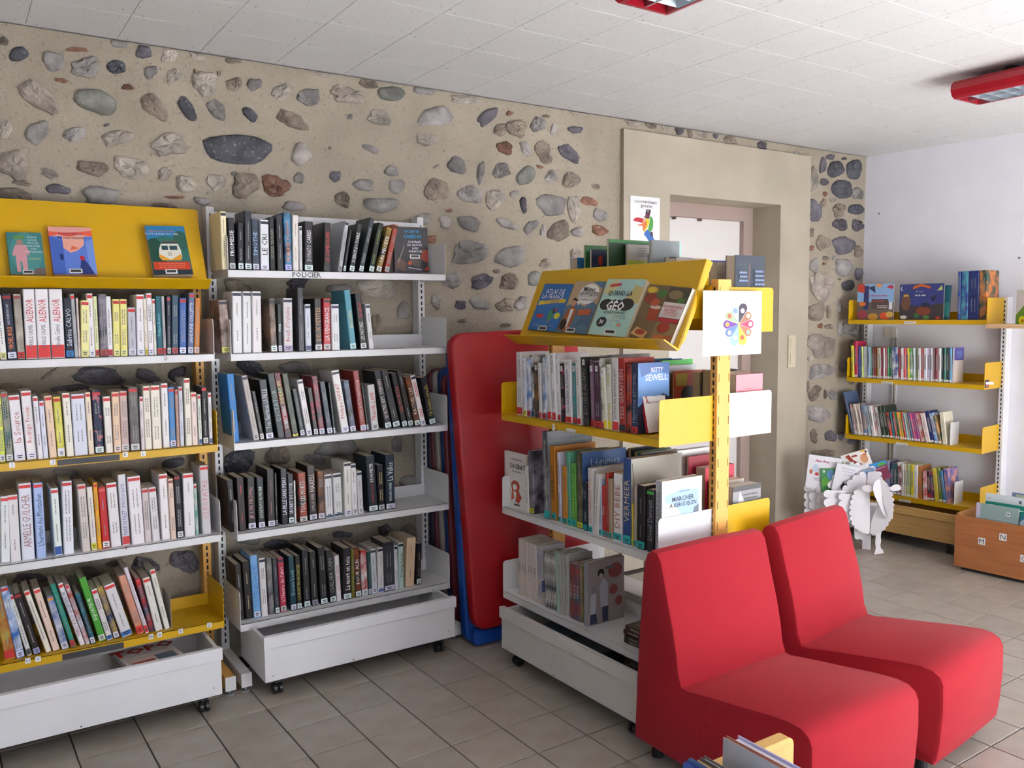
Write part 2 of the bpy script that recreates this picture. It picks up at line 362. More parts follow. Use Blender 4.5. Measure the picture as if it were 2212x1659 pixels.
laid(floor, 'tile', V, F_, mat('a69f96', .38, 'tile'), near, far, 0, TH, 'far_tiles')
# ceiling of square acoustic panels
struct(MB().box(X0, X1, Y0, .3, CEIL+.006, CEIL+.06).build('ceiling', mat('cfcbcc', .9)))
ceiling = bpy.data.objects['ceiling']; CS = .315
def ceil_xy(i, j): return -.12+i*.3155, -.015-j*CS
V, F_ = slab_mesh(CS-.0008, .006, False, .0012)
near, far = grid_items(-7, 18, 0, 17, ceil_xy, CEIL, 285, .0)
laid(ceiling, 'panel', V, F_, mat('d8d8da', .85, 'acoustic', .2), near, far, CEIL, 0, 'far_panels')
# back wall of pebbles in mortar, with the plastered doorway
def grid_wall(name, x0, x1, z0, z1, m, amp=.0025, step=.03, y=0):
    from mathutils import noise
    nx = max(2, int((x1-x0)/step)); nz = max(2, int((z1-z0)/step)); mb = MB(); V = []
    for k in range(nz+1):
        for i in range(nx+1):
            x = x0+(x1-x0)*i/nx; z = z0+(z1-z0)*k/nz; V.append((x, y-amp*noise.noise(Vector((x*5, 0, z*5)))-amp*.6*noise.noise(Vector((x*21, 3, z*21))), z))
    F_ = [(k*(nx+1)+i, k*(nx+1)+i+1, (k+1)*(nx+1)+i+1, (k+1)*(nx+1)+i) for k in range(nz) for i in range(nx)]
    mb.add(V, F_, m); mb.add([(x0, y+.02, z0), (x1, y+.02, z0), (x1, y+.3, z0), (x0, y+.3, z0), (x0, y+.02, z1), (x1, y+.02, z1), (x1, y+.3, z1), (x0, y+.3, z1)],
        [(0, 3, 2, 1), (4, 5, 6, 7), (1, 2, 6, 5), (2, 3, 7, 6), (3, 0, 4, 7)], m)
    return mb
DX0, DX1, DZ = 2.86, 3.85, 2.215
mb = grid_wall('w', X0, 2.51, 0, CEIL, MORTAR); b2 = grid_wall('w', 2.51, 4.14, 2.54, CEIL, MORTAR); b3 = grid_wall('w', 4.14, 4.84, 0, CEIL, MORTAR)
mb.add(b2.v, b2.f, MORTAR); mb.add(b3.v, b3.f, MORTAR)
wall_back = struct(mb.build('wall_back', None, smooth=False))
P = -.03
mb = MB()
for a in ((2.50, DX0, 0, 2.555), (DX1, 4.15, 0, 2.555), (DX0, DX1, DZ, 2.555)): mb.box(a[0], a[1], P, .3, a[2], a[3], PLASTER)
struct(mb.build('trim_1', None)); bpy.data.objects['trim_1']['label'] = 'beige plaster surround of the doorway standing proud of the pebble wall'
# recessed white door with its mauve frame
MV = mat('a8948c', .6)
dr = struct(MB().box(DX0, DX1-.09, .235, .27, .02, DZ-.09).build('door_1', mat('ddd9d6', .5)))
struct(MB().box(DX0, DX1, .2, .28, DZ-.09, DZ).box(DX1-.09, DX1, .2, .28, 0, DZ-.09).box(DX0-.02, DX0, .2, .28, 0, DZ).build('trim_2', MV))
for x in (3.13, 3.36): MB().cyl((x, .225, DZ-.1), (x, .2, DZ-.1), .008, 8).build('hinge_pin', mat('5a4d49'), dr)
MB().cyl((3.7, .235, 1.0), (3.7, .18, 1.0), .01).cyl((3.7, .185, 1.0), (3.6, .185, 1.0), .009).build('handle', mat('aaa', .3, 'metal'), dr)
# pebbles; many behind the shelves are coloured darker, shade painted into them
SC = dict(g='8f8a88', d='66626a', D='4c4d54', l='a8a096', b='84786c', r='8a6454', G='85857e', w='b4aca6', a='9c9289')
STN = {k: mat(v, .75, 'stone', .3) for k, v in SC.items()}
STONES = '''s7|15 178 45 40 20 b|80 235 85 65 -25 D|232 265 100 85 0 g|335 215 90 22 3 r|370 292 135 80 -5 g|502 290 88 60 -5 D|650 312 60 55 -20 g|620 222 60 75 5 d|512 190 70 35 10 g|730 240 75 60 -15 l|855 240 75 40 5 l|1005 260 70 32 5 b|840 307 14 20 0 r|947 318 22 22 0 b|885 360 120 100 10 l|750 330 70 55 -30 l|1012 365 65 60 -25 b|1098 365 62 55 0 g|1215 400 95 60 -30 l|1335 420 95 75 -20 g|1500 412 165 65 8 a|1690 405 115 65 0 G|1590 357 85 50 10 b|1400 320 80 28 8 l|1830 392 90 38 15 g|2005 432 110 42 5 l|165 418 190 100 38 a|265 348 60 20 12 r|550 377 48 28 5 r|415 440 185 105 18 G|665 462 145 75 35 b|808 470 120 55 55 D|935 475 110 60 55 g|1080 495 80 45 40 D|1262 520 140 65 20 b|1640 512 115 60 8 l|1512 505 25 25 0 g|1882 505 140 90 0 g|2105 505 110 50 -40 d|20 555 70 75 0 l|160 572 110 90 -25 g|325 580 105 60 -25 g|507 597 130 65 -12 l|735 625 135 110 -10 l|1025 645 315 125 3 D|1300 668 100 80 -50 w|1600 643 75 32 20 g|1842 605 90 55 0 l|60 715 125 130 20 a|215 750 80 40 30 l|398 728 145 60 15 b|565 725 150 90 5 l|712 752 60 55 0 l|800 795 90 70 0 l|935 785 75 75 -10 l|1060 800 125 105 -5 b|1190 803 120 95 35 r|1290 770 50 45 0 g|1448 762 45 55 0 d|1570 800 95 50 0 g|1690 740 65 45 0 g|1712 805 62 68 0 g|1885 820 105 95 15 b|1972 715 80 75 15 g|2075 745 30 100 5 g|2165 738 70 70 -25 g|2030 840 105 75 15 g|2137 860 80 90 0 l|250 818 105 45 5 d|435 845 170 80 0 g|60 842 160 62 8 b|755 853 85 14 0 r|870 870 70 35 10 g|710 887 110 22 8 b|1270 892 110 40 5 g|1480 862 70 65 0 b|1645 885 170 60 0 g|1830 945 60 55 0 g|1922 960 55 55 0 g|2025 965 110 60 12 g|1940 910 30 15 0 r|1860 1032 60 30 0 r|2030 1090 150 110 10 g|2160 562 60 50 0 b|2180 640 70 50 10 r|2200 490 30 20 0 r|1425 640 16 14 0 b|1885 718 30 12 -30 g|1010 750 26 20 0 g|460 540 30 12 -20 d|95 790 90 24 10 b
s8|30 552 80 78 20 b|122 535 60 70 30 g|190 553 28 50 20 g|158 500 30 15 0 b|283 558 60 33 0 d|300 482 90 28 5 a|530 522 75 40 0 a|605 535 50 36 20 b|668 543 30 40 0 l|730 557 42 42 0 d|775 572 18 46 -10 b|830 574 40 34 0 l|885 582 20 30 0 d|950 602 56 36 0 b|1085 630 40 50 0 d|1232 660 25 20 0 g|68 640 75 35 70 g|145 655 100 65 70 b|255 660 110 52 35 d|70 755 90 70 -40 G|180 760 60 45 -50 g|262 775 75 65 -50 b|130 717 30 15 10 r|372 803 35 22 0 b|20 832 40 25 -30 g|60 880 80 25 80 d|180 880 125 100 0 g|275 895 55 115 -10 l|340 865 65 40 15 r|388 925 60 55 15 g|385 990 75 40 8 r|90 975 70 45 -50 g|143 990 25 45 10 g|213 993 90 90 0 b|293 997 50 45 0 g|1345 712 30 65 5 d|1400 728 75 68 -20 D|1480 728 66 88 0 D|1378 675 40 22 0 d|1438 682 20 14 0 d|1302 775 44 100 0 l|1352 782 38 30 0 d|1428 812 85 85 0 D|1495 832 46 55 0 g|1310 905 54 105 -5 d|1350 873 26 38 0 b|1355 833 18 20 0 r|1390 860 25 18 0 l|1415 903 55 58 20 b|1488 900 66 48 0 D|1420 965 60 52 30 d|1493 968 50 50 0 d|1296 1000 26 38 0 b|1345 1042 65 60 40 b|1435 1055 90 85 -20 d|1497 1080 36 48 -10 b|1295 1065 26 24 0 r|1358 1110 28 20 0 b|1435 1148 82 72 0 g|1308 1140 38 64 20 g|1395 1108 18 18 0 g
i1|475 450 200 130 0 g|690 490 60 60 10 b|880 430 80 60 0 l|105 600 110 95 -30 g|290 605 150 85 -20 d|465 608 130 95 0 b|385 542 45 26 0 b|630 590 110 95 0 G|160 755 65 60 0 d|275 745 130 75 15 g|440 755 110 85 0 b|540 745 80 95 15 g|170 855 60 25 0 b|440 880 70 25 0 b|450 245 140 55 20 g
w1|330 40 28 28 0 r|645 130 80 100 0 d|310 240 230 240 20 a|470 180 30 20 0 b|545 235 110 95 -10 D|255 475 165 170 15 b|370 475 42 115 -5 b|470 430 48 115 0 g|295 597 48 42 0 r|375 603 72 46 0 b|470 630 46 125 0 g|300 775 235 215 0 a|205 890 58 36 0 l|300 1005 215 145 -10 g|180 1145 38 100 0 b|240 1200 90 145 35 b|340 1210 28 76 0 b|405 1215 65 105 0 g|275 1385 210 145 0 g|235 1585 60 115 0 b|385 1585 105 95 0 d|480 1585 50 76 0 d|565 620 150 140 0 g|600 800 100 150 0 b|515 960 85 105 0 d|590 1080 110 85 0 b|560 1350 120 100 10 d
w2|285 570 165 55 0 b|500 480 70 50 0 d|60 480 10 40 0 b
r2|840 130 440 160 0 d|1260 130 220 110 20 d|1510 110 170 110 -20 d|420 110 180 34 -35 b|2030 880 260 180 -15 D|600 230 330 60 -5 d|1480 870 200 90 -10 D|1150 950 190 70 0 g|560 960 200 90 0 g|100 220 180 80 8 b
r3|1080 145 200 140 15 d|1385 110 220 170 10 d|680 210 210 100 10 g|220 240 280 75 0 d|860 130 120 60 0 b
r5|460 130 240 125 25 D|830 130 250 110 0 g|370 885 270 160 -10 D|690 850 220 160 -10 b|1180 790 370 150 0 g|1665 760 86 145 -10 g|1770 1070 140 130 0 g|1450 130 140 46 0 g|1000 880 200 80 5 g
r4|850 735 190 100 -20 d|1500 770 330 150 0 l|1720 960 120 140 0 g|1490 1050 80 130 0 b|2180 900 56 66 0 d|1990 880 80 130 10 l|1200 780 220 90 0 g|350 760 230 120 10 b|500 930 150 90 0 g
r6|620 160 190 90 0 d|1100 85 150 55 0 d|1415 50 86 90 0 d|1600 60 110 120 0 b|400 120 180 90 0 g|800 130 120 60 0 g'''
def stone(pts, kind, r, m):
    n = len(pts); cx = sum(p[0] for p in pts)/n; cz = sum(p[1] for p in pts)/n; V = []; hh = min(.022, .3*math.sqrt(abs(sum((pts[i][0]-cx)*(pts[(i+1) % n][1]-cz)-(pts[(i+1) % n][0]-cx)*(pts[i][1]-cz) for i in range(n)))/2)*.6+.005)
    ang = kind in 'brla' or r.random() < .3
    for s, y in ((1.0, .006), (.95, -hh*.45), (.72, -hh*.9), (.34, -hh)):
        for p in pts:
            j = 1+(r.uniform(-.09, .09) if s < 1 else 0)*(1.3 if ang else .5); V.append(((p[0]-cx)*s*j, y*(1+r.uniform(-.25, .25)*(s < .95)*(1.4 if ang else .5)), (p[1]-cz)*s*j))
    V.append((0, -hh*1.03, 0)); F_ = [(k*n+i, k*n+(i+1) % n, (k+1)*n+(i+1) % n, (k+1)*n+i) for k in range(3) for i in range(n)]+[(3*n+i, 3*n+(i+1) % n, 4*n) for i in range(n)]
    mb = MB(); mb.add(V, F_, m); return mb.build('stone', None, wall_back, T(cx, 0, cz), smooth=not ang)
ns = 0
for ln in STONES.split('\n'):
    p = ln.split('|'); k = p[0]
    for s in p[1:]:
        a = s.split(); u, v, w_, h_, ang = map(float, a[:5]); kd = a[5]; ang = math.radians(ang); n = 16; pts = []; ex = 1 if kd in 'DGg' else 1.25
        ph = [rnd.uniform(0, 6.3) for _ in range(3)]; am = .05 if kd in 'DG' else .1
        for i in range(n):
            t = -2*math.pi*i/n; q = 1+am*math.sin(2*t+ph[0])+am*math.sin(3*t+ph[1])+am*.7*math.sin(5*t+ph[2])
            x = w_/2*q*math.copysign(abs(math.cos(t))**(.85), math.cos(t)); y = h_/2*q*math.copysign(abs(math.sin(t))**(.85), math.sin(t))
            pts.append(WALL.pt(0, *c(k, u+x*math.cos(ang)-y*math.sin(ang), v+x*math.sin(ang)+y*math.cos(ang))))
        xs = [q[0] for q in pts]; zs_ = [q[1] for q in pts]
        if max(xs) > 4.79 or (min(xs) < 4.15 and max(xs) > 2.52 and min(zs_) < 2.56) : 
            dx = 4.79-max(xs) if max(xs) > 4.79 else 0
            pts = [(q[0]+dx, min(max(q[1], 0), CEIL-.005)) for q in pts]; xs = [q[0] for q in pts]
            if min(xs) < 4.16 and max(xs) > 2.5 and min(zs_) < 2.56:
                if max(xs) < 2.7: pts = [(min(q[0], 2.49), q[1]) for q in pts]
                elif min(xs) > 4.05: pts = [(max(q[0], 4.16), q[1]) for q in pts]
                else: pts = [(q[0], max(q[1], 2.562)) for q in pts]
        if max(q[1] for q in pts) > CEIL-.004: pts = [(q[0], min(q[1], CEIL-.004)) for q in pts]
        if max(q[1] for q in pts)-min(q[1] for q in pts) < .008: continue
        stone(pts, kd, rnd, STN[kd]); ns += 1
print('stones', ns)
# right wall (slightly out of square), left wall, front wall behind the camera with its window and an added low left opening
mb = MB(); a = RW.w(0, 0, 0); b = RW.w(5.5, 0, 0); q = RW.n*-.25
mb.add([a+q, b+q, b, a, a+q+Vector((0, 0, CEIL)), b+q+Vector((0, 0, CEIL)), b+Vector((0, 0, CEIL)), a+Vector((0, 0, CEIL))], [(0, 3, 2, 1), (4, 5, 6, 7), (0, 1, 5, 4), (1, 2, 6, 5), (2, 3, 7, 6), (3, 0, 4, 7)], WHITEWALL)
wall_right = struct(fixn(mb.build('wall_right', None)))
struct(MB().box(X0-.2, X0, Y0, .3, 0, CEIL).build('wall_left', mat('9a968f', .8, 'paint', .2)))
wf = MB(); openings = [(-1.6, -.2, .04, 1.15), (1.3, 4.1, .04, 1.52)]; xs = [X0, -1.6, -.2, 1.3, 4.1, 5.5]  # first opening is added to go with the low left light
for i in range(5):
    hit = [o for o in openings if o[0] == xs[i]]
    if hit: wf.box(xs[i], xs[i+1], Y0-.2, Y0, 0, hit[0][2]).box(xs[i], xs[i+1], Y0-.2, Y0, hit[0][3], CEIL)
    else: wf.box(xs[i], xs[i+1], Y0-.2, Y0, 0, CEIL)
struct(wf.build('wall_front', WHITEWALL))
for k, o_ in enumerate(openings):
    x0, x1, z0, z1 = o_; mb = MB(); mb.box(x0, x1, Y0-.02, Y0+.02, z0, z0+.04).box(x0, x1, Y0-.02, Y0+.02, z1-.04, z1)
    m_ = int((x1-x0)/.7)
    for i in range(m_+1): x = x0+(x1-x0)*i/m_; mb.box(x-.025, x+.025, Y0-.02, Y0+.02, z0, z1)
    struct(mb.build('window_%d' % (k+1), mat('e6e6e6', .5)))
# ================================================================ shelving
YEL = mat('cfa208', .38, 'paint'); YEP = mat('e0a854', .45, 'paint'); WHT = mat('dcdcde', .4, 'paint'); SLOT = mat('1c1a1c', .8); GREYM = mat('9a958f', .5)
def post(root, F, x, h, m, wd=.034, dp=.065, z0=.06, side=False, both=False, name='upright'):
    M = F.mat(x-wd/2, 0, 0)
    o = MB().box(0, wd, 0, dp, z0, h, None, .002).build(name, m, root, M); s = MB(); z = z0+.05
    while z < h-.03:
        s.box(wd/2-.0035, wd/2+.0035, -.0008, .001, z, z+.017)
        if both: s.box(wd/2-.0035, wd/2+.0035, dp-.001, dp+.0008, z, z+.017)
        z += .028
    q = s.build('slots', SLOT, o); q['kind'] = 'stuff'; return o
def foot(root, F, x, m, L_=.30, wd=.04, capm=None):
    M = F.mat(x-wd/2, L_, 0); o = MB().box(0, wd, 0, L_+.065, .025, .08, None, .002).build('foot', m, root, M)
    MB().box(-.001, wd+.001, -.003, 0, .024, .081).build('end_cap', capm or WHT, o)
    MB().cyl((wd/2, .02, .004), (wd/2, .02, .026), .005).cyl((wd/2, .02, 0), (wd/2, .02, .006), .018, 14).build('leveller', mat('8a8f90', .4), o)
def shelf(root, F, W, z, m, dep=.24, ph=.166, pl=None, pr=None, bk=.05, name='shelf'):
    """pressed-steel shelf: front lip, tray, back flange, two end panels with rounded front corner; z is the underside of the lip"""
    M = F.mat(0, 0, z); t = .002
    o = MB().box(.002, W-.002, -dep, 0, .028, .03).box(.002, W-.002, -dep, -dep+t, 0, .03).box(.002, W-.002, -dep+t, -dep+.014, 0, t).box(.002, W-.002, -t, 0, .03, .03+bk).build(name, m, root, M)
    r = .014
    for x, mm in ((0, pl or m), (W-t, pr or m)):
        pts = [(0, 0), (0, ph)]+[(-dep+r-r*math.sin(q), ph-r+r*math.cos(q)) for q in (0, .39, .79, 1.18, 1.57)]+[(-dep, 0)]
        fixn(MB().prism(pts, 'x', x, x+t).build('end_panel', mm, o))
    return o
def letter(o, F, dep, s, u, v, crop, z, d, sz=.014, paper=True, h='222', wd=None):
    x, zz = F.pt(d, *c(crop, u, v)); zz -= z
    if paper: MB().box(x-(wd or sz)*.62, x+(wd or sz)*.62, -dep-.001, -dep-.0002, zz-sz*.7, zz+sz*.7).build('paper_label', mat('e8e8ea', .5), o)
    if s: text(o, s, T(x, -dep-.0016, zz) @ FRT, sz*1.25, h, 'letter')
def display(root, F, W, ztop, dtop, zbot, dbot, lip=.05, m=None):
    m = m or YEL; h = ztop-zbot; t = .003
    # outline in (d, z): panel going up and back, trough lip in front
    pr = [(-dtop, ztop), (-dtop+t, ztop), (-dbot+t, zbot-.004), (-dbot-lip*.75, zbot+lip*.5), (-dbot-lip*.75-t, zbot+lip*.5), (-dbot-t*.5, zbot-.008), ]
    pts = [(-dtop-t, ztop), (-dtop, ztop+.001), (-dbot+t, zbot), (-dbot-.0, zbot-.004), (-dbot-lip, zbot+lip*.45), (-dbot-lip-.002, zbot+lip*.4), (-dbot-lip*.05, zbot-.012), (-dbot+t*2.5, zbot-.004), (-dtop+t, ztop)]
    o = fixn(MB().prism(pts[:1]+pts[1:2]+pts[8:9]+pts[7:8]+pts[6:7]+pts[5:6]+pts[4:5]+pts[3:4], 'x', 0, W).build('display_shelf', m, root, F.mat(0, 0, 0)))
    for x in (0, W-.002): fixn(MB().prism([(-dtop, ztop), (-dtop+.03, ztop-.01), (-dbot+.03, zbot+.02), (-dbot-.002, zbot-.004), ], 'x', x, x+.002).build('end_panel', m, o))
    for x in (.03, W-.05): MB().box(x, x+.02, -dtop+.001, .004, ztop-.09, ztop-.05).build('bracket', m, o)
    return o
W_ = .98
# left bookcase
lb = empty('bookcase', F_LB := LB.mat(0, 0, 0)); lb.matrix_basis = Matrix()
tag(lb, 'tall left-hand bookcase with yellow display top, white and yellow shelves and yellow upright', 'bookcase')
post(lb, LB, W_, 1.955, YEP); post(lb, LB, 0, 1.955, YEP); foot(lb, LB, W_, YEP); foot(lb, LB, 0, YEP)
display(lb, LB, W_, 1.955, .03, 1.64, .18, lip=.06)
LZ = {2: 1.345, 3: .985, 4: .622, 5: .266}
for k, z in LZ.items():
    o = shelf(lb, LB, W_, z, (YEL if k in (3, 5) else WHT))
    if k == 2: letter(o, LB, .24, 'D', 1418, 1400, 'r1', z, .24, paper=False)
    if k == 3:
        for s, u, v in (('I', 103, 887), ('J', 450, 862), ('K', 1070, 797), ('L', 1222, 790)): letter(o, LB, .24, s, u, v, 'r2', z, .24)
        a0 = LB.pt(.24, *c('r2', 488, 850))[0]; a1 = LB.pt(.24, *c('r2', 1020, 815))[0]; MB().box(a0, a1, -.2415, -.2402, .003, .024).build('dark_strip', mat('3a3a40', .5), o)
    if k == 4: letter(o, LB, .24, 'P', 1080, 1595, 'r2', z, .24, paper=False); letter(o, LB, .24, 'O', 398, 93, 'r3', z, .24, paper=False)
    if k == 5:
        for s, u, v in (('U', 208, 857), ('V', 285, 843), ('W', 1130, 677), ('X', 1195, 662), ('Y', 1352, 635), ('Z', 1565, 590)): letter(o, LB, .24, s, u, v, 'r3', z, .24)
        a0 = LB.pt(.24, *c('r3', 465, 800))[0]; a1 = LB.pt(.24, *c('r3', 925, 730))[0]; MB().box(a0, a1, -.2415, -.2402, .001, .024).build('dark_strip', mat('3a3a40', .5), o)
# crime bookcase
rb = empty('bookcase'); tag(rb, 'white wall bookcase with five shelves of mostly black spined books', 'bookcase')
post(rb, RB, 0, 1.975, WHT); post(rb, RB, W_, 1.985, WHT); foot(rb, RB, 0, WHT); foot(rb, RB, W_, WHT)
RZ = {1: 1.675, 2: 1.342, 3: .982, 4: .61, 5: .232}
for k, z in RZ.items():
    o = shelf(rb, RB, W_, z, WHT, bk=(.25 if k == 1 else .055))
    if k == 1: x, zz = RB.pt(.24, *c('r4', 925, 648)); text(o, 'POLICIER', T(x, -.2412, .0145) @ FRT, .03, '2a2a2e', 'shelf_title', bold=.0006)
# free-standing double bookcase
isl = empty('bookcase'); tag(isl, 'free-standing double-sided bookcase with yellow posts behind the red chairs', 'bookcase')
def ipost(x): return post(isl, IS, x, 1.64, YEP, wd=.035, dp=.07, both=True)
p0 = ipost(.0); p1 = ipost(W_)
# slots on the outer face of the near post
s = MB(); z = .1
while z < 1.62:
    s.box(.0353, .0361, .008, .0105, z, z+.03).box(.0353, .0361, .06, .0625, z, z+.03); z += .078
q = s.build('slots', mat('7a5a20', .8), p1); q['kind'] = 'stuff'
for x in (0, W_):
    foot(isl, IS, x, YEP, .24); 
IZ = {2: 1.055, 3: .637, 4: .253}
display(isl, IS, W_, 1.71, .04, 1.40, .18, lip=.07)
for x_ in (.012, W_-.04): fixn(MB().prism([(-.10, 1.50), (-.02, 1.50), (.0, 1.56), (.0, 1.62), (-.02, 1.60), (-.07, 1.585)], 'x', x_, x_+.026).build('arm_bracket', YEL, isl, IS.mat(0, 0, 0)))
for k, z in IZ.items():
    o = shelf(isl, IS, W_, z, (YEL if k == 2 else WHT), dep=.27)
    if k == 2:
        letter(o, IS, .27, '', 470, 632, 'i2', z, .27, sz=.02, wd=.012)
        x, zz = IS.pt(.27, *c('i2', 470, 625)); art(o, .012, .03, [('e', .5, .62, .3, .14, '556'), ('e', .5, .62, .2, .09, 'eee'), ('l', .5, .48, .4, .15, .0015, '556')], T(x-.006, -.2715, zz-z-.015), name='magnifier_print')
        letter(o, IS, .27, '', 600, 655, 'i2', z, .27, sz=.008, wd=.046); x, zz = IS.pt(.27, *c('i2', 600, 655)); text(o, 'ROMANS POLICIERS', T(x, -.272, zz-z) @ FRT, .0055, '88a', 'letter')
    if k == 4: x, zz = IS.pt(.27, *c('i3', 1130, 838)); MB().box(x-.05, x+.05, -.2712, -.2702, zz-z-.004, zz-z+.006).build('paper_label', mat('d6d2cc'), o); text(o, 'Mangas', T(x, -.2718, zz-z+.001) @ FRT, .009, '998', 'letter')
IF2 = Frame(IS.w(0, -.07, 0), 91.0)     # the far side: its own x runs towards the wall
BZ = {1: 1.447, 2: 1.057, 3: .637, 4: .253}
IBK = Frame(IS.w(W_, -.07, 0), 91.0)
for k, z in BZ.items():
    # as seen from the far side, the near end of the bookcase is its left
    o = shelf(isl, IBK, W_, z, (YEL if k in (1, 3) else WHT), dep=.255)
# right-wall bookcase and its neighbour
rw = empty('bookcase'); tag(rw, 'yellow-shelved bookcase with white uprights on the far right wall', 'bookcase')
RF = Frame(RW.w(.078, .08, 0), -85.0)
post(rw, RF, 0, 1.46, WHT, z0=.0); post(rw, RF, .915, 1.602, WHT, z0=.0, wd=.034, dp=.08)
WZ = {1: 1.43, 2: 1.03, 3: .63, 4: .252}
for k, z in WZ.items():
    o = shelf(rw, RF, .91, z, YEL, dep=.24)
    u, v, cr = {1: (1102, 567, 'w1'), 2: (898, 1107, 'w1'), 3: (897, 502, 'w2'), 4: (918, 945, 'w2')}[k]
    x, zz = RF.pt(.24, *c(cr, u, v)); MB().box(x-.04, x+.04, -.2415, -.2402, zz-z-.008, zz-z+.008).build('paper_label', mat('e6e2dc'), o); art(o, .07, .008, lines(1, 0, 1, 0, 1, '887', 3), T(x-.035, -.242, zz-z-.004), name='print')
    if k == 2:
        x, zz = RF.pt(.24, *c('w1', 1798, 1138)); q = MB().box(.9105, .9115, -.235, -.175, .012, .06).build('sticker', mat('334', .4), o)
        art(o, .06, .048, [('r', .1, .45, .9, .75, 'eee'), ('r', .1, .2, .4, .35, 'c44')], Matrix(((0, 0, 0, .9116), (1, 0, 0, -.235), (0, 0, 1, .012), (0, 0, 0, 1))) @ Matrix(((1, 0, 0, 0), (0, 1, 0, 0), (0, 0, 1, 0), (0, 0, 0, 1))), name='print')
o = MB().box(.93, 1.9, -.30, .0, 1.41, 1.435).build('wooden_shelf', mat('d9b48c', .5, 'wood'), None, RF.mat(0, 0, 0)); tag(o, 'pale wooden shelf board at the right edge beside yellow-shelved bookcase', 'shelf')
# wall fittings
(MB().box(.19, .255, -.03, 0, 1.33, 1.40).build('outlet', mat('d8d4cc', .5), wall_right, RW.mat(0.0, 0, 0)))
q = bpy.data.objects['outlet']
art(q, .05, .05, [('e', .25, .5, .05, .05, '655'), ('e', .75, .5, .05, .05, '655'), ('e', .5, .8, .05, .05, '655')], T(.198, -.031, 1.34), name='socket_holes')
MB().box(.235, .27, -.028, -.001, 1.335, 1.395).build('junction_box', mat('ccc8c0', .5), wall_right, RW.mat(0, 0, 0))
MB().box(.24, .252, -.014, 0, .05, 1.33).box(.262, .272, -.014, 0, .05, 1.33).build('conduit', mat('cfcac8', .5), wall_right, RW.mat(0, 0, 0))
x, z = WALL.pt(-P, *c('w1', 42, 825)); MB().box(x-.045, x+.03, P-.012, P, z-.11, z+.11, None, .003).box(x-.03, x+.015, P-.016, P-.012, z+.02, z+.09).box(x-.03, x+.015, P-.016, P-.012, z-.09, z-.01).build('light_switch', mat('c9bda6', .5), None)
tag(bpy.data.objects['light_switch'], 'cream light switch plate on the plaster beside the doorway', 'light switch')
for u, v in ((1590, 918), (1900+292, 1108)):
    s_, z_ = RW.pt(0, *c('s8', u, v)); MB().cyl((s_, 0, z_), (s_, -.006, z_), .006, 8).build('wall_plug', mat('6a6460'), wall_right, RW.mat(0, 0, 0))
# ================================================================ big loose objects
RED = mat('a01e2a', .85, 'fabric', .2)
def rounded_slab(w_, h, t, r, m, nm, M, parent=None, n=6, e=.012):
    """upright foam mat in xz, thickness along y, rounded corners and softened rim"""
    def outline(ins):
        P = []; a = r-ins*.6
        for cx, cz, s in ((w_-r, h-r, 0), (r, h-r, 1), (r, r, 2), (w_-r, r, 3)):
            for k in range(n+1): q = math.pi/2*(s+k/n); P.append((cx+(r-ins)*math.cos(q), cz+(r-ins)*math.sin(q)))
        return P
    V = []; rings = [(e, 0), (e*.3, e*.3), (0, e), (0, t-e), (e*.3, t-e*.3), (e, t)]
    for ins, y in rings: V += [(p[0], y, p[1]) for p in outline(ins)]
    k = 4*(n+1); F_ = [tuple(range(k))[::-1], tuple(range(5*k, 6*k))]
    for a in range(5):
        for i in range(k): j = (i+1) % k; F_.append((a*k+i, a*k+j, (a+1)*k+j, (a+1)*k+i))
    mb = MB(); mb.add(V, F_, m); o = fixn(mb.build(nm, None, parent, M)); 
    o.data.polygons.foreach_set('use_smooth', [True]*len(o.data.polygons)); o.data.set_sharp_from_angle(angle=.9); return o
def vinyl(h): return mat(h, .42, 'paint', .4)
def lean(x, y, z, a): return T(x, y, z) @ Matrix.Rotation(a, 4, 'X')
# mats leaning on the pebble wall; y of the foot, tilt towards the wall
o = rounded_slab(.62, 1.24, .03, .05, vinyl('2a2c48'), 'gym_mat', lean(1.205, -.125, 0.002, -.055)); tag(o, 'thin dark navy gym mat, nearest the pebble wall in the leaning stack', 'gym mat', 'gym mats leaning on the wall')
o = rounded_slab(.62, 1.26, .03, .05, vinyl('5c2430'), 'gym_mat', lean(1.20, -.18, 0.002, -.065)); tag(o, 'thin dark maroon gym mat between dark navy and blue mats', 'gym mat', 'gym mats leaning on the wall')
o = rounded_slab(.62, 1.25, .008, .03, vinyl('a8a098'), 'board', lean(1.215, -.2, 0.002, -.07)); tag(o, 'thin pale grey board slotted between the dark leaning gym mats', 'board', 'gym mats leaning on the wall')
o = rounded_slab(.64, 1.27, .035, .05, vinyl('1d3f7c'), 'gym_mat', lean(1.225, -.25, 0.002, -.07)); tag(o, 'slim blue gym mat just behind the taller blue mat', 'gym mat', 'gym mats leaning on the wall')
o = rounded_slab(.62, 1.24, .03, .05, vinyl('6a2028'), 'gym_mat', lean(1.212, -.305, 0.002, -.075)); tag(o, 'slim dark red gym mat showing one edge behind the blue mats', 'gym mat', 'gym mats leaning on the wall')
o = rounded_slab(.72, 1.425, .055, .06, vinyl('12459a'), 'gym_mat', lean(1.178, -.47, 0.002, -.085)); tag(o, 'thick bright blue gym mat standing on the floor behind the red one', 'gym mat', 'gym mats leaning on the wall')
MB().box(.02, .70, -.05, .01, .0, .075, None, .012).build('folded_foot', vinyl('12459a'), o)
o = rounded_slab(.72, 1.36, .06, .07, vinyl('9c1018'), 'gym_mat', lean(1.182, -.545, .083, -.095) @ Matrix.Rotation(math.radians(-1.5), 4, 'Y')); tag(o, 'big thick red gym mat, foremost of the leaning stack', 'gym mat', 'gym mats leaning on the wall')
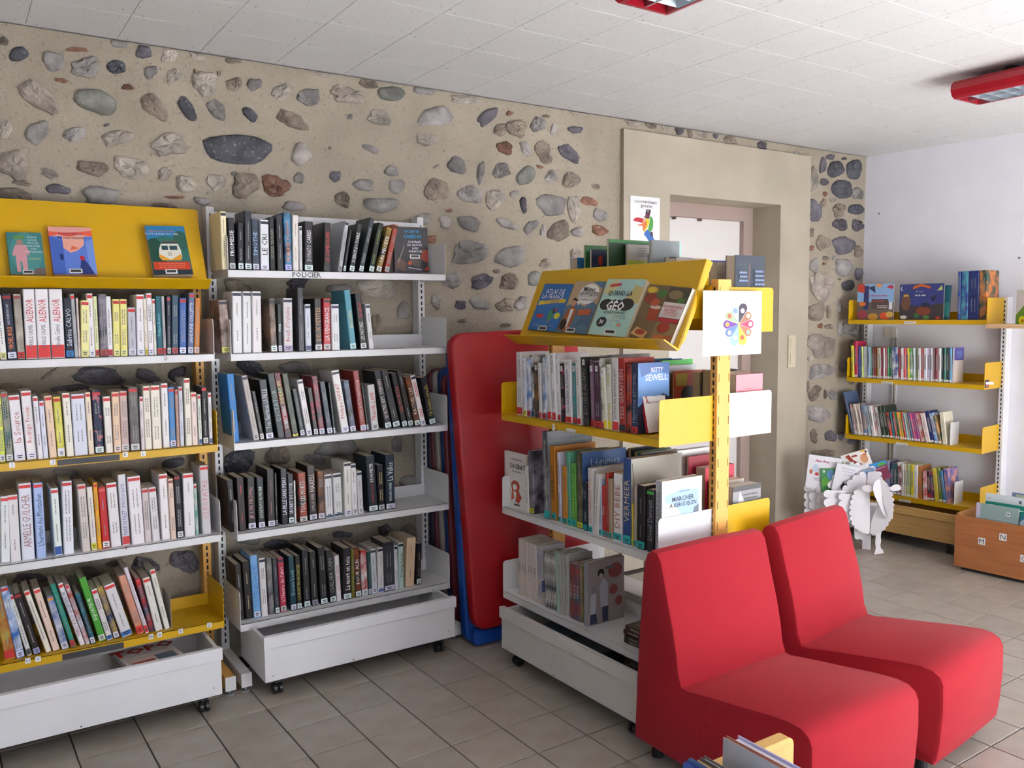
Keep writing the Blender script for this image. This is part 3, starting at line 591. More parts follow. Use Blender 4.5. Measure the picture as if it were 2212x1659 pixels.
# ---------------------------------------------------------------- storage bins on castors
def caster(root, x, y, z):
    o = MB().box(x-.012, x+.012, y-.016, y+.016, z-.022, z).build('caster', mat('26262a', .5), root)
    MB().cyl((x-.017, y, .0225), (x-.005, y, .0225), .0225, 14).cyl((x+.005, y, .0225), (x+.017, y, .0225), .0225, 14).cyl((x-.018, y, .0225), (x+.018, y, .0225), .006, 8).build('wheel', mat('1c1c20', .4), o)
def bin_(F, x0, L_, d0, D, z0, H, m, label, inner='564a44', group='storage bins under the shelves'):
    t = .014; r = empty('storage_bin', F.mat(x0, d0, 0)); tag(r, label, 'storage bin', group); im = mat(inner, .8)
    o = MB().box(0, L_, 0, t, z0, z0+H, None, .001).build('front_panel', m, r)
    MB().box(-.004, L_+.004, -.01, .0, z0+H-.048, z0+H, None, .001).build('rim', m, o)
    MB().box(.03, .034, -.0008, .001, z0+.02, z0+.024).box(L_-.034, L_-.03, -.0008, .001, z0+.03, z0+.034).box(L_*.43, L_*.43+.005, -.0008, .001, z0+.006, z0+.011).build('screw', mat('4a4644'), o)
    for x in (0, L_-t):
        o = MB().box(x, x+t, t, D-t, z0, z0+H-.012).build('side_panel', m, r)
        MB().box(x, x+t, D-t-.03, D-t, z0+H-.012, z0+H+.006, None, .001).build('corner_block', m, o)
    MB().box(0, L_, D-t, D, z0, z0+H-.03).build('back_panel', m, r); MB().box(t, L_-t, t, D-t, z0, z0+.008).build('bottom', im, r)
    for x in (.06, L_-.06):
        for y in (.045, D-.06): caster(r, x, y, z0)
    return r
BW = mat('e0e0e4', .55, 'paint')
bn1 = bin_(LB, .055, .862, .42, .33, .072, .186, BW, 'white wheeled bin at lower left holding a red lettered magazine')
bn2 = bin_(RB, .04, .862, .42, .33, .072, .186, BW, 'empty white wheeled bin under the crime novel bookcase')
bn3 = bin_(IS, .098, .862, .345, .33, .070, .186, mat('cac8c6', .55, 'paint'), 'white wheeled bin under the free-standing bookcase beside the red chair')
bn4 = bin_(RF, -.04, .90, .42, .30, .075, .185, mat('c8a060', .5, 'wood'), 'pale wooden wheeled bin under the far right yellow shelves', inner='3a2c20')
def flat_item(F, x, d, z, w_, dd, t, rot, hexc_, label, cat, shapes=None, grp='magazines lying in the bins'):
    M = F.mat(x, d, z) @ Matrix.Rotation(rot, 4, 'Z'); o = MB().box(0, w_, 0, dd, 0, t).build(cat.replace(' ', '_'), mat(hexc_, .35), None, M); tag(o, label, cat, grp)
    if shapes: art(o, w_, dd, shapes, Matrix(((1, 0, 0, 0), (0, 0, 1, 0), (0, -1, 0, t), (0, 0, 0, 1))), name='print')
    return o
topo = flat_item(LB, .62, .395, .195, .20, .27, .02, .15, 'd8d4d4', 'magazine with big red title lying in the lower left bin', 'magazine',
    [('t', 'TOPO', .5, .84, .085, 'b81c20', .004), ('t', "L'ACTUALITÉ DES FUTURS", .5, .66, .013, '333'), ('r', .05, .05, .95, .58, 'c8b8b0'), ('r', .1, .1, .5, .4, 'a44'), ('r', .55, .2, .9, .5, '567')])
MB().box(0, .20, 0, .27, -.11, -.0005).build('pages', mat('b8b0a8', .8), topo)
flat_item(LB, .38, .30, .082, .20, .24, .03, -.25, '7a6a70', 'dark photographic magazine lying in the middle of lower left bin', 'magazine', [('r', .1, .5, .9, .9, '988'), ('r', .1, .1, .6, .4, 'b8a8a0')])
flat_item(LB, .12, .36, .082, .22, .26, .05, .3, '8a8890', 'grey magazine lying at the left end of lower left bin', 'magazine', [('r', .1, .1, .9, .9, '99a')])
flat_item(IS, .14, .30, .08, .20, .26, .06, .1, '4a6068', 'teal-grey album in the far end of the island bin', 'album', [('r', .1, .3, .9, .9, '578')])
flat_item(IS, .36, .31, .08, .2, .26, .085, -.1, '3a4c58', 'dark blue album in the middle of the island bin', 'album', [('r', .1, .1, .9, .5, '456')])
flat_item(IS, .70, .30, .08, .18, .24, .07, .2, '5a3a38', 'dark red-brown album in the near end of the island bin', 'album', [('r', .1, .6, .9, .9, '99a')])
# ---------------------------------------------------------------- red low chairs
PROF = [(-.005, .06), (-.02, .40), (-.04, .64), (-.047, .69), (-.06, .722), (-.085, .738), (-.112, .733), (-.13, .71), (-.142, .667), (-.165, .58), (-.188, .50), (-.206, .42), (-.216, .35), (-.228, .318), (-.255, .318), (-.29, .325), (-.37, .338), (-.48, .355), (-.58, .371), (-.65, .378), (-.69, .374), (-.715, .358), (-.727, .33), (-.729, .25), (-.722, .14), (-.714, .08), (-.70, .058)]
def chair(x0, w_, y0, label, rot=0):
    import bmesh
    root = empty('lounge_chair', T(x0, y0, 0) @ Matrix.Rotation(math.radians(rot), 4, 'Z')); tag(root, label, 'chair', 'red low lounge chairs')
    n = len(PROF); e = .014; V = []; cy = -.36; cz = .25
    # inset outline for the rounded rim
    def off(ins):
        out = []
        for i, p in enumerate(PROF):
            a = Vector(PROF[i-1]); b = Vector(PROF[(i+1) % n]); d = (b-a).normalized(); nn = Vector((d.y, -d.x)) ; out.append((p[0]-nn.x*ins*-1, p[1]-nn.y*ins*-1))
        return out
    A = sum(PROF[i][0]*PROF[(i+1) % n][1]-PROF[(i+1) % n][0]*PROF[i][1] for i in range(n)); sg = 1 if A > 0 else -1
    def ring(ins): return [(q[0], q[1]) for q in off(-ins*sg*1.0)]
    xs_ = [(0, e), (e*.35, e*.3), (e, 0), (w_*.5, -.004), (w_-e, 0), (w_-e*.35, e*.3), (w_, e)]
    for x, ins in xs_:
        for p in ring(ins): V.append((x, p[0], p[1]))
    K = len(xs_); F_ = [(a*n+i, a*n+(i+1) % n, (a+1)*n+(i+1) % n, (a+1)*n+i) for a in range(K-1) for i in range(n)]
    # side caps split along the seat/back junction so they stay planar-clean
    for base in (0, (K-1)*n):
        F_ += [tuple(base+i for i in list(range(0, 14))+[n-1]), tuple(base+i for i in range(13, n))]
    mb = MB(); mb.add(V, F_, RED); o = fixn(mb.build('upholstery', None, root)); o.data.polygons.foreach_set('use_smooth', [True]*len(o.data.polygons)); o.data.set_sharp_from_angle(angle=.6)
    # piping along seat and side seams
    for x in (.006, w_-.006):
        P = [ring(.004)[i] for i in range(12, 23)]; sm = MB()
        for p, q in zip(P, P[1:]): sm.cyl((x, p[0], p[1]), (x, q[0], q[1]), .0022, 6)
        sm.build('seam', RED, root)
    MB().cyl((-.0003, -.33, .315), (-.0003, -.32, .062), .0011, 6).build('seam', RED, root)
    for x in (.06, w_-.06):
        for y in (-.06, -.64): MB().cyl((x, y, 0), (x, y, .06), .02, 14).build('foot', mat('1c1c20', .4), root)
    return root
chair(1.165, .52, -1.624, 'red upholstered low chair without arms, left of the pair, hiding bookcase end')
chair(1.745, .50, -1.618, 'red upholstered low chair without arms, right of the pair, nearest the sheep', 7)
# ---------------------------------------------------------------- ceiling lamps
def lamp(x, y, label, L_=1.25, w_=.21):
    r = empty('ceiling_lamp', T(x, y, 2.5)); tag(r, label, 'lamp', 'red fluorescent ceiling lamps'); rm = mat('9a1424', .3, 'paint')
    pr = [(-.035, .035), (-.03, .06), (-.01, .078), (.03, .085), (w_-.03, .085), (w_+.01, .078), (w_+.03, .06), (w_+.035, .035), (w_+.022, .01), (w_, .0), (w_-.012, .0), (w_-.012, .05), (.012, .05), (.012, 0), (0, 0), (-.022, .01)]
    fixn(MB().prism(pr, 'y', -L_, 0).build('housing', rm, r))
    for y0, y1 in ((-.012, 0), (-L_, -L_+.012)): MB().box(.012, w_-.012, y0, y1, 0, .05).build('end_plate', rm, r)
    al = mat('c4ccd2', .35, 'metal'); k = 20
    MB().box(.012, w_-.012, -L_+.012, -.012, .047, .05).build('reflector', al, r)
    for i in range(1, k): y0 = -L_*i/k; fixn(MB().prism([(y0-.001, .004), (y0-.014, .046), (y0+.014, .046), (y0+.001, .004)], 'x', .013, w_-.013).build('louvre_blade', al, r))
    for xx in (.0125, w_-.0145): MB().box(xx, xx+.002, -L_+.013, -.013, .001, .049).build('side_reflector', al, r)
    MB().box(w_/2-.003, w_/2+.003, -L_+.013, -.013, .003, .046).build('louvre_spine', al, r)
    for xx in (.055, w_-.055): MB().cyl((xx, -L_+.02, .034), (xx, -.02, .034), .008, 10).build('tube', mat('e4e4e2', .3), r)
    for yy in (-.2, -L_+.2): MB().cyl((w_/2, yy, .085), (w_/2, yy, .115), .03, 14).build('ceiling_mount', mat('2c2a2c', .5), r)
lamp(1.085, -1.63, 'red ceiling lamp with metal louvre, cut off by the top edge'); lamp(3.225, -1.52, 'red ceiling lamp with metal louvre, at the right edge')
# ---------------------------------------------------------------- wooden crate of albums (right edge)
CR = Frame(RW.w(0, .735, 0), -85.0)
WOOD = mat('a8683c', .5, 'wood'); WOOD2 = mat('b8824e', .5, 'wood')
cr = empty('book_crate', CR.mat(.95, .0, 0)); tag(cr, 'orange-brown wooden crate marked with letters M and N at right edge', 'crate')
cr.matrix_basis = CR.mat(1.035, .02, 0); L_, D_, H0, H1 = .95, .36, .022, .325
fo = MB().box(0, L_, 0, .016, H0, H1, None, .001).build('front_panel', WOOD, cr); MB().box(0, .016, .016, D_, H0, H1+.01, None, .001).build('side_panel', WOOD2, cr); MB().box(L_-.016, L_, .016, D_, H0, H1).build('side_panel', WOOD2, cr)
MB().box(.016, L_-.016, D_-.016, D_, H0, H1).build('back_panel', WOOD2, cr); MB().box(.016, L_-.016, .016, D_-.016, H0, H0+.01).build('bottom', WOOD2, cr); MB().box(.03, L_-.03, .03, D_-.03, 0, H0).build('plinth', mat('222'), cr)
for s, u, v in (('M', 533, 975), ('N', 880, 908), ('O', 1222, 1262)):
    x, z = CR.pt(.02, *c('bx', u, v)); x -= 1.035; MB().box(x-.019, x+.019, -.0012, -.0002, z-.02, z+.02).build('paper_label', mat('dddde0'), fo); text(fo, s, T(x, -.0018, z) @ FRT, .042, '333', 'letter')
# ---------------------------------------------------------------- cardboard sheep
CARD = mat('e6e2e6', .7)
sheep = empty('cardboard_sheep', T(4.04, -.66, 0)); tag(sheep, 'white cardboard sheep book holder with scalloped fleece plates', 'book holder')
VW = Frame((4.04, -.66, 0), -57)
def plate(outl, ang, nm, back=0.0, up=1190, t=.004, m=None):
    """card plate standing on a vertical plane turned by ang, hinged where survey column up meets the sheep's front plane"""
    s = VW.pt(0, *c('sh', up, 900))[0]; p = VW.w(s, -back, 0); f = Frame(p, ang); P = [f.pt(0, *c('sh', u, v)) for u, v in outl]; cx = sum(p[0] for p in P)/len(P); cz = min(p[1] for p in P)
    return fixn(MB().prism([(p[0]-cx, p[1]-cz) for p in P], 'y', 0, t, m or CARD).build(nm, None, sheep, sheep.matrix_basis.inverted() @ f.mat(cx, 0, cz)))
def lobes(cs, r, cen, sw=82, n=6):
    out = []
    for i, q in enumerate(cs):
        rr = q[2] if len(q) > 2 else r; p0 = cs[max(0, i-1)]; p1 = cs[min(len(cs)-1, i+1)]; tx, ty = p1[0]-p0[0], p1[1]-p0[1]
        ox, oy = q[0]-cen[0], q[1]-cen[1]; sg = 1 if ox*ty-oy*tx > 0 else -1; aa = math.atan2(oy, ox)
        for k in range(n+1): w_ = aa+sg*math.radians(-sw+2*sw*k/n); out.append((q[0]+rr*math.cos(w_), q[1]+rr*math.sin(w_)))
    return out
def col(x, ys, r, x1): return lobes([(x, y) for y in ys], r, (x+200, sum(ys)/len(ys)))+[(x1, ys[-1]+r*.8), (x1, ys[0]-r*.8)]
plate(col(168, (630, 745, 855, 960), 58, 330), -50, 'fleece_plate', .135); plate(col(240, (610, 740, 870, 990), 62, 420), -50, 'fleece_plate', .12); plate(col(345, (660, 785, 900, 1010), 62, 520), -50, 'fleece_plate', .105)
plate(col(455, (712, 835, 960, 1070), 62, 700), -42, 'fleece_plate', .06); plate(col(665, (755, 860, 970, 1080), 58, 900), -42, 'fleece_plate', .03)
plate(lobes([(550, 470, 40), (500, 580, 52)], 50, (650, 560))+[(520, 640), (625, 660), (625, 430)], -50, 'fleece_plate', .09)
plate(lobes([(715, 640, 55), (780, 560, 55), (860, 490, 55), (950, 440, 48)], 50, (960, 680))+[(1005, 420), (1005, 560), (900, 700), (760, 690)], -46, 'fleece_plate', .055)
plate(lobes([(1065, 430, 44), (1125, 420, 40), (1185, 430, 42), (1200, 500, 40)], 44, (1090, 560))+[(1190, 600), (1010, 600)], -66, 'fleece_plate', .05)
plate(lobes([(800, 290, 40), (880, 300, 42), (950, 330, 40), (1000, 320, 45), (1090, 355, 48)], 44, (940, 500))+[(1130, 440), (800, 460)], -56, 'fleece_plate', .10)
plate(lobes([(880, 1320, 44), (950, 1330, 44), (1030, 1310, 44)], 44, (950, 1100))+[(1060, 1100), (820, 1100)], -52, 'body_plate', .08); plate(lobes([(1110, 1270, 40), (1180, 1260, 42)], 40, (1140, 1000))+[(1220, 1100), (1080, 1100)], -60, 'body_plate', .05)
CL = [(905, 640), (862, 690), (832, 755), (808, 830), (797, 905), (793, 985), (803, 1060), (828, 1125), (868, 1178), (915, 1215), (965, 1238), (1018, 1250)]
plate(lobes(CL, 36, (1060, 925))+[(1056, 1280), (1056, 585), (940, 590)], -44, 'chest_plate', -.01, 1056)
CR_ = [(1320, 640), (1355, 715), (1370, 795), (1370, 870), (1362, 940), (1345, 1015), (1318, 1085), (1290, 1145), (1250, 1195), (1200, 1230), (1145, 1245), (1090, 1250)]
plate(lobes(CR_, 34, (1060, 925))+[(1058, 1270), (1075, 1120), (1110, 1000), (1160, 900), (1140, 700), (1200, 600)], -71, 'chest_plate', -.012, 1056)
plate([(1100, 640), (1105, 580), (1130, 530), (1165, 505), (1200, 498), (1220, 640), (1258, 860), (1335, 1078), (1300, 1070), (1240, 990), (1180, 850), (1120, 730)], -42, 'head', -.07, 1215)
plate([(1200, 498), (1245, 512), (1300, 565), (1350, 690), (1372, 800), (1387, 960), (1378, 1070), (1335, 1078), (1258, 860), (1220, 640)], -74, 'head', -.07, 1215)
plate([(1110, 600), (1060, 590), (1000, 582), (960, 595), (940, 625), (955, 655), (1000, 680), (1050, 682), (1105, 665)], -57, 'ear', -.066); plate([(1340, 620), (1385, 590), (1430, 570), (1480, 585), (1508, 625), (1490, 655), (1440, 668), (1385, 672), (1355, 660)], -57, 'ear', -.05)
plate([(1140, 1200), (1138, 1340), (1130, 1400), (1140, 1480), (1130, 1530), (1113, 1579), (1255, 1560), (1245, 1520), (1215, 1495), (1205, 1440), (1218, 1390), (1210, 1330), (1220, 1200)], -57, 'leg', 0, t=.008)
MI = sheep.matrix_basis.inverted()
for s_, bk_ in ((-.06, .10), (-.28, .06), (-.30, .16)): MB().box(-.025, .025, 0, .006, 0, .2).build('leg', CARD, sheep, MI @ VW.mat(s_, -bk_, 0))
MB().box(-.34, .0, .04, .044, .15, .30).box(-.34, .0, .13, .134, .15, .30).box(-.34, .0, .04, .134, .15, .154).build('tray', CARD, sheep, MI @ VW.mat(0, 0, 0))
# ================================================================ shelved books (surveyed spine by spine)
# columns: spine foot left, foot right, top-left corner (u v), colour, B band, S sticker, D depth, C letter colour | title
G = 'books on the '
row(LB, LZ[2]+.03, .225, 'r1', '''5 62 -48 862 ecece8 Scc8
68 150 12 850 1c2438 B822 Sccd Ce84|MICHEL BUSSI|J'AI DU REVER TROP FORT~dde
150 218 108 850 b8b0a4/8a8078 B844 Sb22:.022
225 325 185 808 e6e4e8 Sc33:.045 C556|MIREILLE CALMEL|ALIENOR~b33
328 440 290 808 e6e4e8 Sc33:.045 C556|MIREILLE CALMEL|ALIENOR~b33
445 560 415 808 e6e4e8 Sc33:.045 C556|Mireille Calmel|ALIENOR~b33
565 637 545 885 222836 S37b:.022 Cccd|Sabrina CALVO
639 671 600 850 a8acb0 Bc22
672 690 645 885 dcc8c4
690 760 688 905 e8e2a0 Bb34 Scc8
763 815 738 845 e8e2e6 Bc33 Sdde
815 850 792 870 dce0b0 Sb33:.022
852 920 835 850 3c3a4a/8a8490 Sa44:.022
922 968 900 870 e4e4ec Sb33:.022
968 1028 958 895 e8e08c Bb33 Sdd9
1030 1090 1020 895 e8e08c Bb33 Sdd9
1097 1165 1085 965 b4b4c0 Bb22 Sccd
1170 1238 1158 855 e8e4ea Bc33 Sdde
1239 1268 1215 890 e4dccc Scb3:.022
1270 1315 1253 843 e8e4ea Bc33 Sdde
1317 1342 1300 892 e6e2d8 Bb33
1345 1395 1330 868 1e5a68 Sb33:.022 C7cd|Philippe Besson
1396 1422 1378 868 b0b0b4 Sb33:.022
1426 1462 1420 868 363e4c Ba44 Sccc
1466 1522 1465 862 3c5466 Sa44:.022
1530 1590 1530 885 3c62a4 Bb33 Sdde
1602 1652 1610 840 5c6e92 Bb33 Sccd Cdde|SANDRINE COLLETTE
1655 1702 1665 885 c07838 Sdbb''', "left bookcase's first book row", G+'left bookcase')
row(LB, LZ[3]+.03, .225, 'r2', '''0 50 -32 280 d6de50 Sccd
55 118 0 265 5a7470/9a9484 Bb33 Sccc C243
125 222 68 295 e6e2e8 Bb33 Sdde Cb77|la Source
232 320 175 258 e8e4e6 Bb33 Sdde Cc66|Rodrigo Fresan
325 370 275 302 e4e2ea Bb33
372 415 330 342 d8dcea Bb33
425 490 375 298 e6c8ae Bb33
495 560 450 308 dcd870/c8c04c Bb33 Sdde:.028
570 635 528 275 e8e4d8 Bb33
640 755 603 285 d6daea Bb33
760 808 722 268 e8d8c2 Bb33
815 892 780 255 1a2440/1a2440/a8606c Bb33 Scdd
905 970 875 305 e8e4dc Bb33
975 1038 945 265 e6c8ac Bb33 Sdcc
1040 1108 1010 258 c4acA8 Bb33 Sccc
1117 1198 1092 225 585456/706a68 Bb33 Sccc
1208 1238 1185 305 e0d8dc Bb33
1241 1300 1212 215 e8e2d4 Bb33
1306 1385 1282 210 e8e2d4 Bb33
1395 1452 1365 192 e4e2e4 Bb33
1455 1508 1432 225 4a86c0 Bb33 Sccd
1512 1535 1495 245 c09a8c Bb33
1541 1575 1520 218 d0d4e0 Bb33
1590 1642 1572 148 eae4d6 Bb33
1645 1692 1632 268 e6d2cc Bb33
1699 1728 1685 285 d4dcd0 Bb33 S46a:.018
1735 1782 1722 218 221c20 Bb23 Sccc
1790 1818 1770 272 dcdce0 Bb33 S56a:.018'''.replace('A8', 'a8'), "left bookcase's upper yellow shelf", G+'left bookcase')
row(LB, LZ[4]+.03, .215, 'r2', '''5 85 0 1160 e0e4e8 Bc33
92 182 55 1148 dcd8dc Bc33
190 302 148 1050 dcdeea Bc33 C966|ARMELLE GUILCHER
315 398 272 1045 a4b8e4 Bc33 C246|L'heritiere des Montauban
470 535 430 1090 e2eae8 Bb33 S359:.03
545 632 523 1030 e0e2ec Bb33
705 775 658 1055 d2c8c4 Bb33
783 832 738 1078 e2dcd4 Scc2:.022
836 872 792 1040 e0a020 Bc33
878 942 835 1080 b8242c Bc55 Sddd
950 1038 905 1045 e4e0e4 Bc33
1048 1115 1003 972 d8d8de Sc44:.03 C559|MARIE DE PALET|LE PRE DE LA VALETTE
1130 1240 1085 992 e8e2e8 Bc44
1242 1298 1208 1088 ccc0c0 Bb33
1305 1370 1265 1082 d8d6da Bb33
1385 1460 1352 968 eae4e6 Bb33
1462 1508 1430 1008 dcc4b4 B844
1516 1570 1480 975 242226 B933 Sccc
1579 1670 1562 962 e2dee2 Bc33 S e22
1673 1700 1650 1050 6aa890/dcdcdc Bb44
1730 1805 1700 895 cac6ca Bc33 Cc88|CLEOPATRE'''.replace(' S e22', ''), "left bookcase's lower white shelf", G+'left bookcase')
row(LB, LZ[5]+.03, .215, 'r3', '''35 125 -55 330 b09440/a4562c Sb33:.03 C7a8
127 190 -2 310 2f66b0/c8d4e4 Bb33 Scce
205 243 62 370 dcdcd8 Bc33 S555
258 312 100 360 261e22 B922 S99c
345 390 175 340 e4dcd0 Bc33
398 452 245 325 e6cabc Bc44
466 520 345 382 c0c4d4/4a6a9c Bc84 Sccd
534 575 372 290 2a8878 Sa33:.025
600 640 430 285 e2e0e6 Bc33 C944|FABIO VOLO|LA DERNIERE VIE~336
645 680 480 290 c8ccd8/b05040 Bc44
684 722 560 360 28424e/2a6a80 Sccd
745 800 588 245 4a9a34 Sccc Ceee|EQUATEUR
805 850 680 330 dcd8d8 Bc33 S36a:.015
856 902 725 310 2c3460/b09444 Sccd
916 1000 775 300 d6d4d8 Bc33 S36a:.018
1030 1086 885 230 d09484/c88868 Sc33:.028
1090 1120 925 165 dcd2dc Sc33:.028
1122 1160 1010 245 2c3a50/b03030 Bc44
1166 1222 1065 245 dcdad4 Bc33
1236 1275 1120 180 dcdad2 Bc33''', "left bookcase's lowest yellow shelf", G+'left bookcase')
row(RB, RZ[1]+.03, .225, 'r4', '''228 277 212 138 e6dcb4 B223 D.17
290 343 272 190 202024 Sbbb B223 Ceee|PROMESSE
360 407 355 232 26262c Scdd
415 474 412 135 30323a Scdd B223
483 537 473 198 2a3444/40485a Sccd C9bd|TIMOTHE
545 617 538 208 dee0e6 B223 Sdde C222|LE CRI
626 670 615 190 1e1e20 C776
686 738 672 170 2a2a2e C888
748 807 735 148 203450/4a8ab4 Saad Ce9c46a|MICHEL BUSSI|AU SOLEIL REDOUTE
812 861 806 170 e2dcd8 Ca97
868 892 862 260 d4d6d8 B223
906 978 905 222 201c20 Scdd Cddd|DONATO CARRISI
1065 1122 1068 232 221e20 S222 Cb33|LES LARMES NOIRES
1180 1215 1240 222 b4b8be B223 S999 D.15
1222 1245 1278 295 2a2a2e S ccc
1271 1315 1340 250 26262a Scdd Cddd|SCIENCE DU DIABLE
1350 1390 1445 200 363c42 Scdd
1431 1476 1515 240 20241e Scdd C8a3
1490 1536 1585 280 26201e/a08030 Sccc Ceee|UN FEU ETE
1560 1602 1640 255 a04434 Saaa B322'''.replace(' S ccc', ' Scdd').replace('Ce9c46a', 'Ce95'), "crime bookcase's top shelf", G+'crime bookcase')
row(RB, RZ[2]+.03, .225, 'r4', '''228 304 195 872 5a4238/a89088 B223 Scc6
318 395 308 800 dededf B334
402 473 396 800 dededf B334
481 556 472 800 dedadc B334
633 686 610 858 8c705c/40342c B223 Scdd D.17
693 726 680 905 242a2c Sccd Cdee|EWA
736 813 728 855 ccc8ca B224 S98a:.02 C a44|Boeufs d'Orpheline
861 911 850 770 35363a
919 968 905 905 c8ccd8 B223 S447:.018
996 1056 985 858 221e1e Sccc Cc96|DEUX PETITES
1063 1123 1060 858 b42430 B222 Sbbb Ceee|LA VENGEANCE
1136 1201 1128 905 dcdde0 B225
1286 1338 1232 790 4f93a6 Sbdd Cdc8|intuitio
1371 1423 1320 820 1e1a1c Sccc Cddd|LES PATURES|Giebel~b33
1441 1482 1405 905 d4d2d4 B223'''.replace('C a44', 'Ca44'), "crime bookcase's second shelf", G+'crime bookcase')
row(RB, RZ[3]+.03, .225, 'r5', '''315 375 265 185 1a72b8 Dd9
490 540 388 200 b0a8a4 B223 Saaa
546 580 470 330 322e30 Sccc
593 658 530 235 242428 Sccd Cdde|Tess Gerritsen LA FILLE
690 750 600 185 1c2424 C9aa|DICTATOR
752 805 655 180 8c2430/201c1e S334 Ceee|ROBERT HARRIS|IMPERIUM~cc8
812 863 720 185 2a3428/4a4a3a Scb2:.008
876 916 805 310 22262a Sccd
927 976 845 235 dedadc B223 Sccd
987 1025 930 300 221c1e Sccd Cc44|MEURTRES
1032 1080 965 205 20242a/983040 Sccd
1097 1144 1030 250 2a3444 Sccd
1148 1166 1100 255 1c2024 Sccd
1216 1280 1128 160 e0dcdc B223 Sdde Cb44|Philippe HAYAT
1287 1336 1225 240 22262c/56607c Sccd
1371 1420 1305 160 8c3028 Sccd Cdbb|La Femme du Ve  Douglas Kennedy
1422 1440 1375 280 26221e Sccd
1463 1522 1425 275 c4c4c4 S bbb Cb33|TRAHIR L'AMI
1576 1630 1480 162 26262a B223 Scdd Ccbb|QUATRE SEPT  STEPHEN
1641 1702 1535 155 221e20 Scdd
1716 1760 1620 178 1e1c1e Scdd Cb43|LES MORTES
1766 1810 1665 155 241e1c Scdd
1821 1866 1735 210 2e1e18/703a14 Scdd Ccba|RACHEL LEE
1871 1912 1780 200 dcd6d6 B223 Sccd Cb33
1941 1992 1865 215 1e1e20 B223 Scdd Cba5|Un homme surveille'''.replace('Dd9', 'D.14').replace('S bbb', 'Sbbb'), "crime bookcase's third shelf", G+'crime bookcase')
row(RB, RZ[4]+.03, .205, 'r5', '''300 352 265 1062 241e20 B223
371 432 345 1040 2a2022 Cb44
446 511 428 1038 221e20 Sccd Cb88|JE L'AI PROMIS
531 586 512 1038 24262a B223 Sccd Ccdc|QUI DE NOUS VA MOURIR
609 669 598 972 26201e Sccd C966
671 692 655 1000 201c22 S889
721 776 702 968 1c1c22 Cdde|LA FILLE SANS PEAU
779 826 765 1010 26262c B223 Scdd Cdde|SECRET DE LUCIE
829 842 822 1062 dcdcd8
871 936 852 1000 2a2422/a0402c Sbbb Cddd|TOUS LES MORTS
951 1016 925 942 2e2222 Sccd Cbaa|CAMILLA GREBE|HAXELL~dcc
1023 1078 1010 987 3a2a28/7a4a2a Sccd
1086 1146 1070 1015 d8d8da B223 S457:.01
1156 1226 1138 1005 d6d6d6 B223 S457:.01
1241 1301 1228 912 dcdad4 B223 Sccd
1303 1349 1285 925 dcdadc B223 Sccc
1352 1396 1335 987 c8c8c8 B223 Sccc
1441 1516 1410 862 1a2430 Scdd Ceee|LANNEE DU LION~a43|DEON MEYER
1520 1570 1505 935 1e1a1e B223 Sbbb Cba7
1581 1656 1575 850 1e2a38 Sccd Ccdd|BERNARD MINIER|La Vallee''', "crime bookcase's fourth shelf", G+'crime bookcase')
row(RB, RZ[5]+.03, .20, 'r6', '''330 376 300 312 2a2422 D.15
386 440 355 292 221e1c Cba8
446 499 415 246 74a4d4 Sccd:.0 C37b|TOUTES LES VAGUES
505 552 480 266 d8d4d6 B223
561 601 535 263 4e4e50/8a8a88
606 639 582 266 3a3e46 Scdd
646 692 620 265 a83048 B223 Saaa Cecc|L'Heure de l'abri
723 766 700 250 183a44 Sccd C7ab|Donna Leon
769 806 750 246 22221e Scdd Cba4|LA MORT EN VACANCES
821 869 800 202 26262a B223 Scdd
881 928 858 218 242824 S889
946 998 920 187 221e20 Scdd
1016 1062 980 206 282828 Scdd C999|CHELSEA CAIN
1065 1100 1045 246 dcd6d8 Cb88
1112 1173 1108 192 242024 B223 Scdd Ceee|La mort en tete
1176 1202 1168 200 6a6420
1206 1249 1185 187 201c1c/7a3c1c Scdd Cddd|FOUR ALBI
1253 1299 1238 207 dcd2d2/b03030 Scdd
1301 1326 1290 217 1e4446 Sccd
1328 1369 1312 197 c8ccd4 B334 Sccd
1373 1419 1365 187 d2d0d0 B223 S56a:.01
1421 1499 1408 147 343438 B223 Sccd C99a
1501 1526 1490 170 dcdce0 B223
1529 1567 1520 150 b8ccc4 B223 C243|Donna Leon
1573 1640 1588 118 dcc0a0 C c98
1657 1690 1665 157 302826 B223 Scdd'''.replace('Sccd:.0 ', 'Sccd ').replace(' C c98', ''), "crime bookcase's bottom shelf", G+'crime bookcase')
